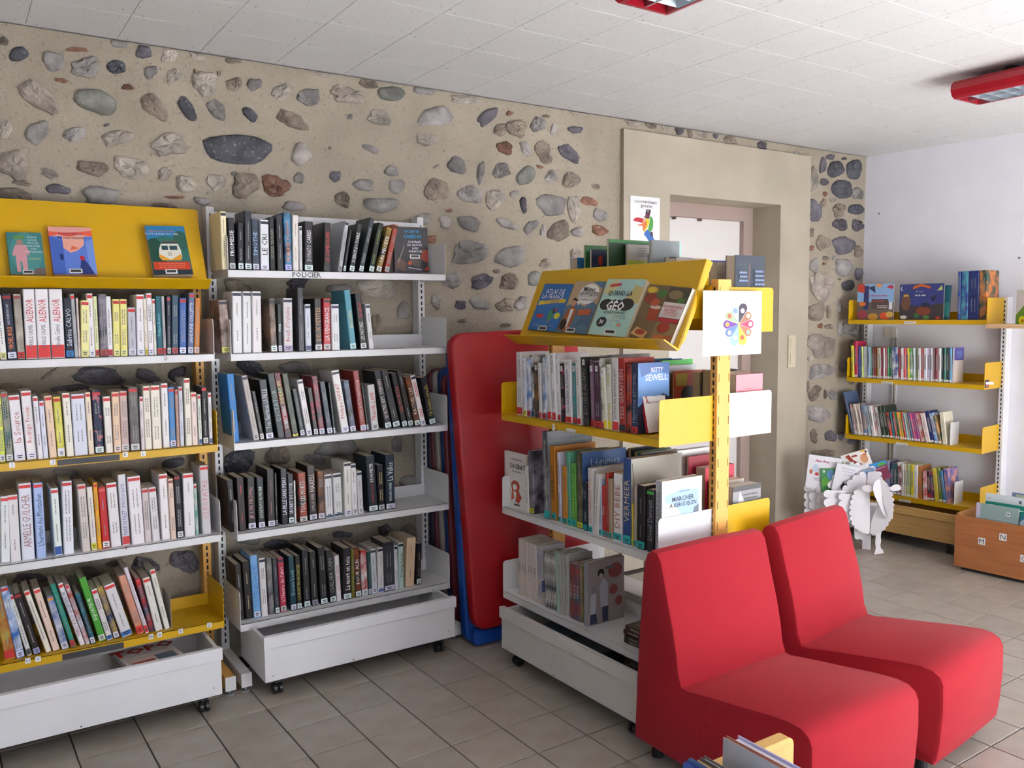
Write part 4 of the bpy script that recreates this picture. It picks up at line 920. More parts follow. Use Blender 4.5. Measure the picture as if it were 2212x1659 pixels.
row(IS, IZ[2]+.03, .255, 'i2', '''195 237 188 70 d8d6d8 Sc33:.03 D.15
243 269 235 115 d4d6e2 Scc2:.02 D.14
272 300 258 125 4a78b8/d8d8dc Sc33 D.12
303 326 288 95 d6d6d6/242426 S334 D.14
328 356 322 152 8a6434/26221e S556 D.12
360 381 348 152 d8d4d4 Sb35 D.13
385 416 385 115 5a88c4/d8dae2 Sc33 D.14
425 456 405 85 dadadc Sc33:.03 D.15
460 489 440 78 dadadc Sc33:.03 D.15
492 524 475 85 d4d0d4 Sc33:.022 D.16
527 554 513 158 22181c/22181c/b03048 S334 D.12
558 607 545 128 d8d6d8 Sc33 D.13 C458|Les Sandales de l'empire
610 641 605 158 3c8a90 Sc33 D.12
643 676 628 108 d6d4d0 Sc33 D.14
694 737 670 112 24201e S444 D.15 C888|DU SIDE ADAMO
749 776 735 157 84607c Sc33 D.13
778 826 765 157 4a2e3e Sc33 D.13
828 846 808 117 7a8a70/d8d4d0 Sc33 D.16
848 871 822 187 dcdad0 Sdc2:.03 D.13 Cba4
873 905 860 162 dcdad0 Sdc2:.03 D.14 Cba4
911 957 902 115 d2cfce Sc33:.03 D.15 C555|Le Pont des derniers soupirs
960 1008 950 117 9a2c24 S334 D.15 Cdbb|TESS GERRITSEN
1010 1046 1008 158 1e1a1e/b03a28 D.15''', "island's yellow book shelf", G+'double bookcase', mag=20)
row(IS, IZ[3]+.03, .25, 'i2', '''262 286 255 920 dcdcd8 D.12
288 326 275 805 34303a/8a8490 Scc3:.02 D.19
400 442 380 662 4a4c50/8a8c90 S2aa:.03 D.24 Cddd
446 492 430 768 b87420 S2aa:.025 D.22 C542|ABEILLES
505 527 492 818 c8c6d8 S2aa:.02 D.2
536 572 530 920 c07c24 S2aa:.02 D.18
575 601 560 815 5aa488 S2aa:.022 D.21
605 641 595 900 5a9a40 S2aa:.025 D.2 C8c5|MON POTAGER
646 689 640 815 3a3c2c/6a6444 Scc3:.022 D.23
691 722 685 1045 20283c S2aa:.02 D.15
728 762 722 935 d2ccc8 S2aa:.022 D.22 Cb55|LA CUISINE POUR TOUS
765 800 780 975 d8d4d2 D.2
804 829 800 1015 b8c4dc S2aa:.02 D.18 C222|PLANCHES A PARTAGER
831 856 828 1065 b42c28 S2aa:.02 D.17 Cdcc|Rhus
859 877 855 975 b03428 S2aa:.02 D.19
879 906 873 1015 a08870 S2aa:.02 D.18
915 978 915 970 dedcdc S2aa:.025 D.17 Ca65|DIY BEBE
986 1047 988 860 2e4a82 S2aa:.028 D.26 Ccb9|VERMEER
1052 1063 1050 1200 c8b43c S cc3 D.14
1066 1087 1070 1070 b4a89c S2aa:.02 D.2
1089 1150 1095 1060 221e20 S2aa:.025 D.18
1162 1216 1165 1092 26262a B4a4 D.17 C99a|Lionel Davoust'''.replace('S cc3', 'Scc3'), "island's white middle shelf", G+'double bookcase')
row(IS, IZ[4]+.03, .245, 'i3', '''622 647 617 147 cabfb8 D.13 C445|GEN
648 669 638 157 cabfb8 D.13 C445|GEN
670 691 661 167 cabfb8 D.13 C445|GEN
692 713 683 176 cabfb8 D.13 C445|GEN
714 737 705 184 cabfb8 D.13 C445|GEN
738 762 727 192 cabfb8 D.13 C445|GEN
764 800 752 200 c4b4ae/9098b0 D.13
820 839 810 247 44444a/c8c4c4 D.12
840 860 829 254 44444a/c8c4c4 D.12
861 881 850 262 3e3e44/b8b4b4 D.12
882 902 870 268 44444a/c8c4c4 D.12
905 928 890 250 9ab4a8 D.13
929 948 915 256 a8aca8 D.13
949 968 938 264 a4a8a8 D.13
969 1000 960 272 a8a8a6 D.13
1005 1030 1003 330 5a4442/8a3430 D.12 Ccbb|VIRTUS
1031 1056 1028 338 4c4c5c/8a3430 D.12 Ccbb|VIRTUS
1057 1080 1050 345 3c506c/8a3430 D.12 Cbcc|VIRTUS
1081 1104 1075 352 6a6244/8a7a50 D.12''', "island's bottom manga shelf", G+'double bookcase')
row(RF, WZ[2]+.03, .225, 'w1', '''578 602 570 772 d8d42c Dd1
604 632 600 735 c02c50
634 666 638 780 4a5a9c
668 684 662 782 ccdc70
686 718 684 784 c8ccd4
720 744 722 786 8ab0cc
746 762 740 786 4a7a68
764 780 758 790 5a2a2a
782 802 780 790 a84438
804 820 802 792 8a7a38
822 840 818 794 ccc8cc
842 858 840 792 b83a48
860 876 858 794 c8c4c8
878 896 876 792 9a2c3c
898 916 896 788 3a9a58
918 940 918 788 2a5a48
944 996 938 790 d4d8de/3a4a8c
998 1016 996 800 c44a58
1018 1042 1018 796 d8d4d8
1044 1064 1044 794 c83848
1066 1082 1066 796 c8b4b0
1084 1096 1076 798 d8c828
1098 1126 1094 798 d0d8dc/5a9a50
1128 1148 1126 796 c4d4dc
1150 1168 1150 798 8a9a68
1170 1196 1168 798 ccccd0
1198 1222 1200 798 b05a58
1224 1252 1226 796 dcdce4
1254 1282 1254 796 c4bcd4
1284 1302 1284 796 d8d8e0
1304 1326 1304 798 a07880
1328 1352 1330 798 8a3c48
1354 1376 1356 798 d8d8d8
1378 1400 1380 796 4a5a60
1402 1424 1404 796 3a7a6c
1426 1450 1428 796 2a3a3c
1452 1474 1454 794 6aa8d0'''.replace('Dd1', 'D.13'), "far right unit's second shelf", G+'far right unit', dep=.13, far=True)
row(RF, WZ[3]+.03, .225, 'w2', '''505 525 430 100 4a5c7c D.17
527 550 485 195 dcdcdc/c44
552 572 510 192 d8ccc0
574 600 535 192 d0c0b8
602 628 575 195 6a88b0/c8a080
635 662 600 205 b0ccdc
664 690 630 205 dcd8d8
692 712 655 212 c44a50/ddd
714 738 680 214 dcdadc
745 770 705 208 2a3a28 D.16
772 800 730 208 283628 D.16
802 826 765 258 4a2a30/c43
828 844 795 252 3a9ab0
846 862 815 253 b03838
864 880 832 254 3a9a50
882 898 848 255 d88a30
900 916 865 256 d8c840
918 934 882 257 b83c34
936 952 898 258 8ab4b8
954 970 914 259 b0a890
972 988 932 260 5a6a9c
990 1005 948 261 c04a78
1007 1022 965 262 a83a84
1024 1040 982 263 9a3a7c
1045 1080 1000 264 dcd8d4/c44
1082 1118 1035 265 e0d0cc
1120 1150 1075 247 24306c
1152 1180 1105 262 d4dce4/58c
1182 1207 1130 282 4a5a50/c95
1212 1250 1185 256 dcd6c0''', "far right unit's third shelf", G+'far right unit', dep=.13, far=True)
row(RF, WZ[4]+.03, .225, 'w2', '''765 800 760 632 8a84a8
802 828 805 650 2a3c58
829 856 830 650 2a5c5c
858 886 860 642 7a3038/ddd
890 911 890 652 dcd8d4
912 931 912 655 d8ccb4
932 960 935 655 b0c080
962 986 965 662 d4c434
987 1016 990 665 d8d8d4
1018 1052 1015 668 b4743c
1058 1090 1055 712 dcd4d4/c33
1092 1120 1085 714 24242c/b33
1122 1150 1110 716 2c3058/c55
1152 1185 1130 690 c8b438
1187 1215 1160 690 7a8a3c
1217 1240 1185 712 3a7aa8
1242 1282 1215 692 dc9a80/56a''', "far right unit's bottom shelf", G+'far right unit', dep=.14, far=True)
# ---------------------------------------------------------------- books shown face out
def face(Q, N, bl, br, tl, t, spine, label, group, shapes, crop, h=None, w_=None, back='ccc', tk=None, name='book'):
    Q = Vector(Q); N = Vector(N).normalized(); Q = Q+N*(t+.001)
    def hit(uv): r = ray(*c(crop, *uv)); return CAM+r*(N.dot(Q-CAM)/N.dot(r))
    A, B, C_ = hit(bl), hit(br), hit(tl); X = (B-A); W = w_ or X.length; X.normalize(); Z = N.cross(X); H = h or abs((C_-A).dot(Z))
    Y = -N; M = Matrix(((X.x, Y.x, Z.x, A.x), (X.y, Y.y, Z.y, A.y), (X.z, Y.z, Z.z, A.z), (0, 0, 0, 1)))
    k = min(.0015, t*.15); mb = MB().box(0, W, 0, k, 0, H).box(0, k, k, t-k, 0, H).box(0, W, t-k, t, 0, H); o = mb.build(name, film(spine), None, M)
    MB().box(k, W-.002, k, t-k, .002, H-.002).build('pages', PAGE, o); tag(o, label, 'book', group)
    art(o, W, H, shapes, M=None, rough=.25); return o, W, H
def bar(x, z): return [('r', x, z, x+.3, z+.09, 'ddd'), ('r', x+.03, z+.025, x+.27, z+.075, '333')]
PQ = LB.w(0, .03, 1.955); PN = Vector((0, -(1.955-1.64), .15)); FG = 'books shown face out on the display tops'
face(PQ, PN, (90, 680), (395, 680), (65, 322), .02, '2a6468', 'teal paperback with pink suited figure, leftmost on left display top', FG,
     [('r', 0, 0, 1, 1, '3a7878'), ('e', .5, .5, .45, .5, '478886'), ('p', [(.2, .05), (.3, .05), (.31, .3), (.36, .3), (.38, .05), (.5, .05), (.52, .5), (.58, .42), (.6, .55), (.5, .7), (.22, .7), (.12, .5), (.13, .42), (.2, .45)], 'c89098'), ('e', .35, .76, .09, .07, 'a07870'), ('r', .2, .84, .5, .92, '5a8a4a'), ('e', .85, .03, .2, .12, '6a5a58')]+[('t', s, .72, .88-i*.07, .0085, 'dde') for i, s in enumerate(['LE JOUR', 'QUI NE', 'VEUT PAS', 'FAIRE FETER', 'SON', 'ANNIVERSAIRE'])]+[('t', 'ROMAN', .72, .36, .01, 'cb6')]+bar(.35, .0), 'r1')
face(PQ, PN, (458, 682), (832, 682), (415, 275), .022, 'c84a58', 'blue and orange paperback with seaside street, second on left display top', FG,
     [('r', 0, 0, 1, 1, '5a78c8'), ('r', 0, .8, 1, 1, 'dc9c94'), ('p', [(0, .78), (.2, .84), (.45, .78), (.7, .85), (1, .8), (1, .93), (.7, .9), (.4, .88), (0, .9)], 'd85a44'), ('p', [(.3, .55), (.45, .45), (.62, .5), (.78, .62), (.8, .8), (.3, .8)], 'e0a090'), ('p', [(.45, .5), (.65, .55), (.5, .6)], 'd86a4a'), ('p', [(0, 0), (.28, 0), (.3, .7), (.15, .75), (0, .8)], '4060b0'), ('r', .2, .3, .27, .42, '203060'), ('p', [(.85, 0), (1, 0), (1, .75), (.82, .7)], '7090d4'), ('p', [(.6, 0), (.95, 0), (.8, .25), (.68, .38)], '2a3878'), ('e', .7, .34, .06, .05, 'b83040'), ('t', 'Jaqueline Farmer', .5, .85, .012, '336'), ('t', 'Au vent mauvais', .5, .77, .014, '224')]+bar(.36, .02), 'r1')
face(PQ, PN, (1312, 688), (1650, 683), (1265, 268), .03, 'b8a078', 'thick green paperback with orange camper van, rightmost on left display top', FG,
     [('r', 0, 0, 1, 1, '2a6a60'), ('p', [(0, .7), (.4, .8), (1, .72), (1, 1), (0, 1)], '2878a8'), ('e', .15, .4, .25, .35, '1e4a3c'), ('e', .85, .7, .2, .2, '2c5c50'), ('r', 0, .0, 1, .1, '22303c'), ('p', [(.22, .36), (.25, .52), (.32, .63), (.75, .63), (.8, .5), (.8, .34), (.75, .3), (.28, .3)], 'dcd8cc'), ('p', [(.24, .42), (.5, .3), (.78, .42), (.8, .34), (.75, .29), (.28, .29), (.22, .36)], 'd89a30'), ('r', .32, .5, .48, .59, '2a4a50'), ('r', .52, .5, .72, .59, '2a4a50'), ('e', .5, .42, .06, .045, 'b8b4a8'), ('r', .33, .64, .74, .66, '445'), ('r', .36, .67, .72, .69, '654'), ('r', .04, .1, .96, .26, 'c43e22'), ('t', 'MELISSA DA COSTA', .38, .88, .011, 'c87868'), ('t', 'TOUT LE BLEU DU CIEL', .38, .82, .012, 'dde')]+lines(3, .15, .85, .12, .24, 'd87050', 4)+bar(.3, .01), 'r1')
IQ = IS.w(0, .04, 1.71); IN = IS.n*(1.71-1.40)+Vector((0, 0, .14))
face(IQ, IN, (582, 905), (757, 920), (680, 620), .012, '2a62a0', 'blue atlas with yellow ribbon and cockerel, first from left on island display', FG,
     [('r', 0, 0, 1, 1, '2c68a8'), ('p', [(.05, .53), (.5, .58), (.95, .6), (.95, .68), (.5, .66), (.05, .62)], 'd8b830'), ('e', .62, .33, .1, .11, '3a8a6a'), ('e', .68, .42, .05, .06, '2a4858'), ('p', [(.7, .44), (.8, .5), (.75, .4)], 'c43a2c'), ('l', .6, .24, .58, .16, .003, 'd8a830'), ('l', .66, .24, .67, .16, .003, 'd8a830'), ('r', .14, .26, .38, .34, 'b83840'), ('e', .85, .32, .1, .07, 'c8c83c'), ('t', 'ATLAS DE', .5, .83, .03, 'dde', .0006), ('t', 'LA FRANCE', .48, .72, .03, 'dde', .0006), ('t', 'QUI GAGNE', .5, .615, .02, '2c68a8')]+lines(1, .1, .9, .08, .12, '8ab', 9)+bar(.38, -.01), 'i1')
face(IQ, IN, (765, 920), (948, 937), (872, 603), .012, '6a8498', 'beige and slate cartoon atlas with speech bubble, second on island display', FG,
     [('r', 0, 0, 1, 1, '52708a'), ('p', [(0, .5), (.3, .6), (.6, .5), (.8, .62), (1, .55), (1, .85), (.6, 1), (0, 1)], 'b09878'), ('p', [(.5, .1), (.8, .2), (1, .1), (1, .4), (.7, .45)], '44627c'), ('e', .6, .75, .33, .2, 'e0dcd8'), ('p', [(.3, .6), (.4, .52), (.45, .62)], 'e0dcd8'), ('p', [(.0, .05), (.1, .45), (.25, .52), (.42, .42), (.4, .15), (.3, .0)], '9a5a34'), ('p', [(.2, .45), (.3, .45), (.28, .1), (.22, .1)], 'dcd8d4'), ('e', .22, .58, .09, .08, 'b88868'), ('p', [(.12, .6), (.2, .68), (.33, .62), (.3, .6), (.2, .63)], '2a2022'), ('e', .12, .15, .12, .1, '3a2c28'), ('p', [(.48, .33), (.9, .36), (.88, .47), (.46, .45)], 'b05c38'), ('t', 'Mister', .6, .84, .03, '222', .0006), ('t', 'GEOPOLITIX', .62, .75, .022, '222', .0006), ('t', 'EXPLORE LES GRANDS ENJEUX', .62, .69, .008, '333'), ('t', 'DU MONDE ACTUEL', .62, .64, .012, '333')]+bar(.3, .0), 'i1')
face(IQ, IN, (960, 935), (1195, 957), (1085, 590), .022, 'c0a040', 'pale mint illustrated book with big black round title, third on island display', FG,
     [('r', 0, 0, 1, 1, 'a8ccc4'), ('p', [(.0, .75), (.2, .7), (.35, .85), (.3, 1), (.1, .95)], 'c8c490'), ('p', [(.6, .6), (.8, .5), (1, .6), (1, .85), (.8, .9)], 'c4b478'), ('p', [(.1, .2), (.4, .3), (.6, .2), (.7, .35), (.5, .45)], 'b8d4c0'), ('e', .2, .54, .17, .1, '222'), ('e', .45, .54, .17, .1, '222'), ('e', .72, .55, .2, .11, '222'), ('e', .25, .23, .13, .09, '2a2a2e'), ('p', [(.13, .85), (.42, .88), (.41, .93), (.13, .9)], 'c04048'), ('t', 'QUAND LA', .47, .74, .028, '2a2a2e', .0008), ('t', 'GÉO', .46, .54, .052, 'eee', .002), ('t', 'EXPLIQUE LE MONDE', .5, .40, .0125, '2a2a2e', .0004), ('t', '30', .25, .23, .026, 'eee', .0006), ('r', .68, .17, .78, .22, 'c88868'), ('t', 'DONNEES SUR', .66, .35, .01, '556'), ('t', 'NOTRE PLANETE', .66, .31, .01, '556'), ('t', 'EN CARTES', .6, .26, .01, '556')]+bar(.42, .02), 'i1')
face(IQ, IN, (1215, 958), (1475, 1003), (1322, 620), .016, 'd4d4d8', 'glossy cookery book with jam jars photograph, fourth on island display', FG,
     [('r', 0, 0, 1, 1, '6a5a38'), ('r', 0, 0, .5, .98, '705838'), ('e', .15, .75, .14, .1, '8a3a28'), ('e', .38, .85, .12, .08, '4a6a30'), ('e', .12, .9, .14, .06, 'c8a040'), ('p', [(.24, .35), (.46, .35), (.48, .6), (.22, .6)], '9a3c20'), ('e', .35, .6, .13, .035, 'c8b4a0'), ('e', .3, .68, .1, .07, 'b05030'), ('p', [(.0, .08), (.35, .02), (.4, .15), (.1, .22)], 'c89c60'), ('e', .22, .13, .12, .05, '9a3820'), ('r', .51, .72, 1, .98, '4a4028'), ('e', .7, .85, .16, .08, '8a7450'), ('e', .88, .76, .1, .05, '4c6c30'), ('r', .51, .44, 1, .71, 'dcd6d2'), ('r', .51, .36, .98, .43, 'b02c30'), ('r', .51, 0, 1, .35, '887048'), ('e', .72, .26, .14, .1, '9a3424'), ('e', .7, .08, .13, .06, 'b86838'), ('e', .9, .1, .1, .05, 'a85c30'), ('t', 'Gourmandises', .76, .64, .018, 'b83a40', .0004), ('t', 'insolites!', .74, .58, .018, 'b83a40', .0004), ('e', .12, .9, .1, .06, 'd8b838')]+lines(3, .55, .95, .46, .55, 'c88', 5), 'i1')
face(RB.w(0, .11, 0), (0, -1, 0), (1652, 638), (1928, 640), (1600, 262), .02, '241e20', 'black paperback facing out with blue and white title at right of top shelf', FG,
     [('r', 0, 0, 1, 1, '1e1a1e'), ('p', [(.02, .1), (.3, .0), (.35, .2), (.1, .35)], '5a3428'), ('p', [(.4, .2), (.75, .1), (.8, .3), (.5, .38)], '4a3c34'), ('p', [(.75, .3), (1, .2), (1, .5), (.85, .5)], '8a3424'), ('e', .45, .2, .06, .05, 'b84828'), ('l', .1, .2, .3, .6, .003, '998'), ('l', .4, .1, .8, .05, .004, 'aab'), ('p', [(.85, .03), (1, .03), (1, .15)], 'a03820'), ('t', 'VIOLETTE', .52, .9, .017, '3a9ad0', .0005), ('t', 'CABESOS', .54, .79, .022, '3a9ad0', .0007), ('t', 'PORTRAIT', .6, .67, .014, 'dde', .0003), ('t', 'DE GROUPE', .6, .6, .014, 'dde', .0003), ('t', 'AVEC', .62, .53, .014, 'dde', .0003), ('t', 'PARAPLUIE', .62, .46, .014, 'dde', .0003)]+bar(.45, .3), 'r4')
# face-out album and leaning books on the island shelves
o, W, H = face(IS.w(0, .22, 0), IS.n, (107, 1222), (268, 1275), (150, 816), .012, 'd8d4d0', 'white comic album with red cartoon figure leaning at left of middle shelf', FG,
     [('r', 0, 0, 1, 1, 'dcdad6'), ('t', 'SOCRAT', .62, .77, .03, '2a2a34', .0008), ('e', .5, .42, .2, .1, 'b04a34'), ('p', [(.3, .15), (.45, .2), (.4, .35), (.55, .3), (.5, .15), (.65, .12), (.8, .25), (.7, .3), (.6, .45), (.35, .4)], 'b84a38'), ('e', .48, .4, .1, .05, 'dcdad6'), ('e', .2, .3, .04, .02, 'c86'), ('r', .45, .08, .7, .11, '444')]+lines(1, .35, .85, .66, .69, '889', 8)+lines(1, .3, .9, .87, .9, '556', 8), 'i2')
def rightbook(F, zs, crop, b0, b1, tu, tv, dep, hexc_, label, group, d, shapes, title=None, tcol=None, sticker=None, lean_=0):
    u0 = c(crop, b0, 0)[0]; u1 = c(crop, b1, 0)[0]; x0 = F.sx(d, zs, u0); x1 = F.sx(d, zs, u1); z = F.pt(d, *c(crop, tu, tv))[1]
    return book(F.mat(x0, d, zs, lean_), x1-x0, z-zs, dep, hexc_, label, group, sideR=shapes, title=title, tcol=tcol, sticker=sticker)
rightbook(IS, IZ[2]+.03, 'i2', 1047, 1098, 1045, 152, .155, '2c3a58', 'blue paperback with mountain lake cover, right end of island yellow shelf', G+'double bookcase', .25,
    [('r', 0, 0, 1, 1, '5a84b8'), ('r', 0, 0, 1, .38, '20222e'), ('p', [(0, .38), (.3, .5), (.5, .42), (.8, .56), (1, .5), (1, .3), (0, .3)], '28304a'), ('p', [(.1, .8), (.5, .9), (1, .82), (1, 1), (0, 1)], '3c5c94'), ('t', 'KITTY', .6, .9, .022, 'dde', .0004), ('t', 'SEWELL', .58, .79, .032, 'dde', .0006)], title='Hypnose|KITTY SEWELL', tcol='9ab', sticker='c33')
rightbook(IS, IZ[3]+.03, 'i2', 1225, 1275, 1235, 1030, .20, 'a8aab0', 'white bordered travel book with sea cliff picture, right of island middle shelf', G+'double bookcase', .25,
    [('r', 0, 0, 1, 1, 'e6e6ea'), ('r', .08, .05, .92, .9, '98b4d0'), ('p', [(.08, .05), (.5, .05), (.45, .55), (.25, .68), (.08, .70)], 'c0b8b4'), ('p', [(.6, .05), (.92, .05), (.92, .62), (.8, .58)], '5a6474'), ('p', [(.08, .8), (.5, .86), (.92, .82), (.92, .9), (.08, .9)], 'b8c8dc'), ('t', 'François Garde', .55, .83, .008, '334'), ('t', 'MARCHER', .52, .735, .024, '2a3450', .0004), ('t', 'A KERGUELEN', .52, .655, .021, '2a3450', .0004)], title='MARCHER A KERGUELEN', tcol='666')
rightbook(IS, IZ[4]+.03, 'i3', 1108, 1140, 1095, 318, .19, '8a8a92', 'manga volume with drawn couple on red flowered cover, end of bottom shelf', G+'double bookcase', .245,
    [('r', 0, 0, 1, 1, '9a9090'), ('e', .75, .8, .2, .12, '8a4a48'), ('e', .7, .5, .12, .08, '9a5450'), ('e', .85, .3, .1, .08, '8a4a48'), ('p', [(.35, .25), (.55, .25), (.55, .62), (.42, .72), (.3, .6)], 'b4b8c8'), ('e', .35, .8, .09, .07, '2c2c34'), ('e', .35, .75, .06, .05, 'b09c90'), ('p', [(.4, .02), (.55, .02), (.55, .26), (.38, .26)], '38405a'), ('p', [(.05, .15), (.2, .15), (.22, .5), (.08, .5)], 'b8bcc8'), ('p', [(.04, .02), (.25, .02), (.22, .18), (.06, .18)], '303a58'), ('e', .15, .55, .08, .06, '8a8490'), ('r', .45, .85, .7, .89, '667')])
# cover prints that show above their neighbours
for o in [x for x in COL.objects if x.get('category') == 'book' and x.get('group') == G+'double bookcase']:
    l = o['label']
    d_ = max(v.co.y for v in o.data.vertices); h_ = max(v.co.z for v in o.data.vertices); w1_ = max(v.co.x for v in o.data.vertices)
    RS = Matrix(((0, -1, 0, w1_), (1, 0, 0, 0), (0, 0, 1, 0), (0, 0, 0, 1)))
    if 'middle shelf' in l and ', ninth' in l: art(o, d_, h_, [('r', 0, 0, 1, 1, '3a5c94'), ('r', 0, .45, 1, .55, '8ab'), ('t', 'Légumes', .52, .84, .044, 'a8bcd4', .0003), ('t', 'de saison', .68, .76, .012, '8aa')], RS, name='cover_print')
    if 'middle shelf' in l and 'eighteenth' in l: art(o, d_, h_, [('r', 0, 0, 1, 1, '8a8478'), ('p', [(0, .3), (.5, .4), (1, .5), (1, 1), (0, 1)], 'a09a8c'), ('l', .02, .95, .1, .4, .004, '5a5448'), ('p', [(.6, .2), (.95, .2), (.9, .62), (.72, .62)], '6a5a50'), ('e', .78, .68, .09, .09, 'a89c8c'), ('e', .76, .66, .05, .06, '8a6450')], RS, name='cover_print')
    if 'middle shelf' in l and 'eleventh' in l: art(o, d_, h_, [('r', 0, 0, 1, 1, 'dcd8d8'), ('p', [(.7, .8), (1, .8), (1, 1), (.8, 1)], 'c86a3a'), ('r', .1, .1, .9, .6, 'c8c0b8')], RS, name='cover_print')
    if 'middle shelf' in l and ', third' in l: art(o, d_, h_, [('r', 0, 0, 1, 1, '6a6c70')]+lines(14, .02, .98, .05, .98, '7a7c80', 7), RS, name='cover_print')
    if 'yellow book shelf' in l and 'fifteenth' in l: art(o, d_, h_, [('r', 0, 0, 1, 1, '24201e'), ('t', 'Dominique', .4, .93, .018, 'dcd', .0003)], RS, name='cover_print')
    if 'manga' in l and 'seventh' in l: art(o, d_, h_, [('r', 0, 0, 1, 1, 'c8c4c8'), ('r', 0, .2, .5, .4, '5a6a9c'), ('r', 0, .1, .5, .2, 'c8b8a8')], RS, name='cover_print')
# small book lying tilted on the paperback, stack of comics
o = MB().box(0, .11, 0, .012, 0, .15).build('book', film('b02830'), None, IS.mat(.883, .228, IZ[2]+.032+.005) @ Matrix.Rotation(math.radians(90), 4, 'Z') @ Matrix.Rotation(math.radians(-14), 4, 'X')); tag(o, 'small white booklet with red leaf print leaning inside yellow end panel', 'book')
art(o, .11, .15, [('r', 0, 0, 1, 1, 'e4e0dc'), ('p', [(.05, .95), (.15, .8), (.1, .7), (.2, .75), (.18, .9)], 'b84038'), ('t', 'MAIS QUI EST DONC', .55, .72, .009, '2a2a2e', .0002)]+lines(1, .4, .8, .85, .87, '667', 2), name='picture')
for k, (dx, dy, rot, cl, wds) in enumerate(((.0, .0, .05, '3a2c28', 'bottom'), (.006, .004, .0, '34302a', 'second'), (-.004, .0, .08, '3c2a26', 'third'), (.002, -.004, .02, '46342c', 'topmost'))):
    M = IS.mat(.765+dx, .235+dy, IZ[4]+.031+k*.0165) @ Matrix.Rotation(rot, 4, 'Z')
    o = MB().box(0, .125, 0, .001, 0, .016).box(0, .125, 0, .18, 0, .001).box(0, .125, 0, .18, .015, .016).build('book', film(cl), None, M); MB().box(.001, .124, .001, .178, .001, .015).build('pages', PAGE, o)
    tag(o, 'dark brown comic lying flat, %s in stack on the manga shelf' % wds, 'book', 'flat stack of comics'); text(o, 'WALKING', T(.05, -.0006, .008) @ FRT, .011, 'c8b8a0', 'title')
    if k == 3: art(o, .125, .18, [('r', 0, 0, 1, 1, '3c2c26'), ('p', [(.1, .2), (.6, .1), (.9, .5), (.5, .7)], '6a4434'), ('e', .5, .35, .2, .12, '7a5a40'), ('r', .1, .78, .9, .92, '9a8a70'), ('r', .8, .04, .95, .12, 'c8c4bc')], Matrix(((1, 0, 0, 0), (0, 0, 1, 0), (0, -1, 0, .0165), (0, 0, 0, 1))))
# ---------------------------------------------------------------- far side of the island: books seen from their near ends
def backrow(z, zname, data):
    """x runs from the near end; each book: start, thickness, depth, height, colour, [cover shapes facing the near end]"""
    for i, (x, t, dep, h, col, shp, desc) in enumerate(data):
        keep = desc and (zname == 'top shelf' or (x < .1) or 'wide' in desc or 'orange' in desc or 'cyan' in desc or 'red figure' in desc)
        if not keep: far_book(IBK.mat(x, .225, z+.03), t, h, dep, col); continue
        o = book(IBK.mat(x, .225, z+.03), t, h, dep, col, '%s, %s from near end on far side %s' % (desc, ordn(i+1), zname), 'books on the far side of the double bookcase', side=shp)
def bl(*rows): return rows
DK = [('r', 0, 0, 1, 1, '2a3440'), ('t', 'VICTO', .5, .2, .018, 'b86a38', .0003), ('l', .45, .5, .5, .9, .003, '8a5a38')]+lines(4, .15, .85, .02, .14, '99a', 3)+lines(3, .1, .4, .6, .78, '78a', 5)+lines(4, .6, .95, .55, .8, '78a', 6)
backrow(BZ[1], 'top shelf', [
    (.02, .045, .165, .255, '2a3440', DK, 'dark slate thick book with orange lettering'),
    (.12, .035, .15, .235, 'b8a890', None, None),
    (.185, .04, .11, .246, '1e2a80', [('r', 0, 0, 1, 1, '222e88')]+lines(1, .2, .9, .6, .66, 'aac', 2), 'royal blue paperback'),
    (.235, .05, .15, .25, 'b4a898', [('r', 0, 0, 1, 1, 'b0a494')], None),
    (.315, .055, .17, .262, 'c4b8a8', [('r', 0, 0, 1, 1, 'b8b0a4')], 'pale beige thick book'),
    (.39, .03, .13, .27, '1c1c22', [('r', 0, 0, 1, 1, '202026')], 'black book'),
    (.455, .014, .17, .342, '7aa0a8', [('r', 0, 0, 1, 1, '7c8486'), ('r', .94, 0, 1, 1, 'a8ccc4')], 'tall grey-green album'),
    (.48, .012, .12, .30, '4a9a50', None, None), (.50, .012, .12, .31, '3a7a48', None, 'thin green guide'), (.52, .01, .12, .29, '3a6a9a', None, None),
    (.60, .012, .17, .335, 'b8b0a8', [('r', 0, 0, 1, 1, 'b0a8a0'), ('r', 0, .0, .94, .8, 'b0b430'), ('r', .94, 0, 1, 1, 'dcdcdc')]+lines(4, .3, .7, .84, .97, '887', 4), 'greyish album with lime strip'),
    (.628, .014, .25, .355, '2f7a3a', [('r', 0, 0, 1, 1, '2f7a3a'), ('r', 0, .0, .94, .96, '1e3a20'), ('l', .6, .8, .9, .95, .004, '5a8a5a'), ('l', .5, .9, .9, .7, .003, '6a9a5a'), ('e', .8, .75, .06, .04, '7ac43a')], 'tall bright green framed album'),
    (.69, .012, .11, .325, 'c88a3a', None, 'thin orange book'), (.71, .02, .12, .32, 'a8b0b4', None, 'pale grey book'), (.745, .03, .13, .315, '8a8078', None, 'taupe book'),
    (.80, .016, .2, .325, '24345c', [('r', 0, 0, 1, 1, '28304e'), ('r', .95, 0, 1, 1, 'dcdcdc'), ('e', .25, .85, .07, .07, 'b03a2c')]+lines(3, .4, .9, .75, .9, '56a', 5), 'dark navy wide album'),
    (.83, .012, .21, .345, '2f6a38', [('r', 0, 0, 1, 1, '2f6a38')], 'dark green album'),
    (.85, .02, .13, .27, 'a83a30', None, 'brick red book'), (.90, .05, .2, .295, '3a78b4', [('r', 0, 0, 1, 1, '3c7ab8')]+lines(1, .3, .8, .9, .94, '9bd', 5), 'sky blue album')])
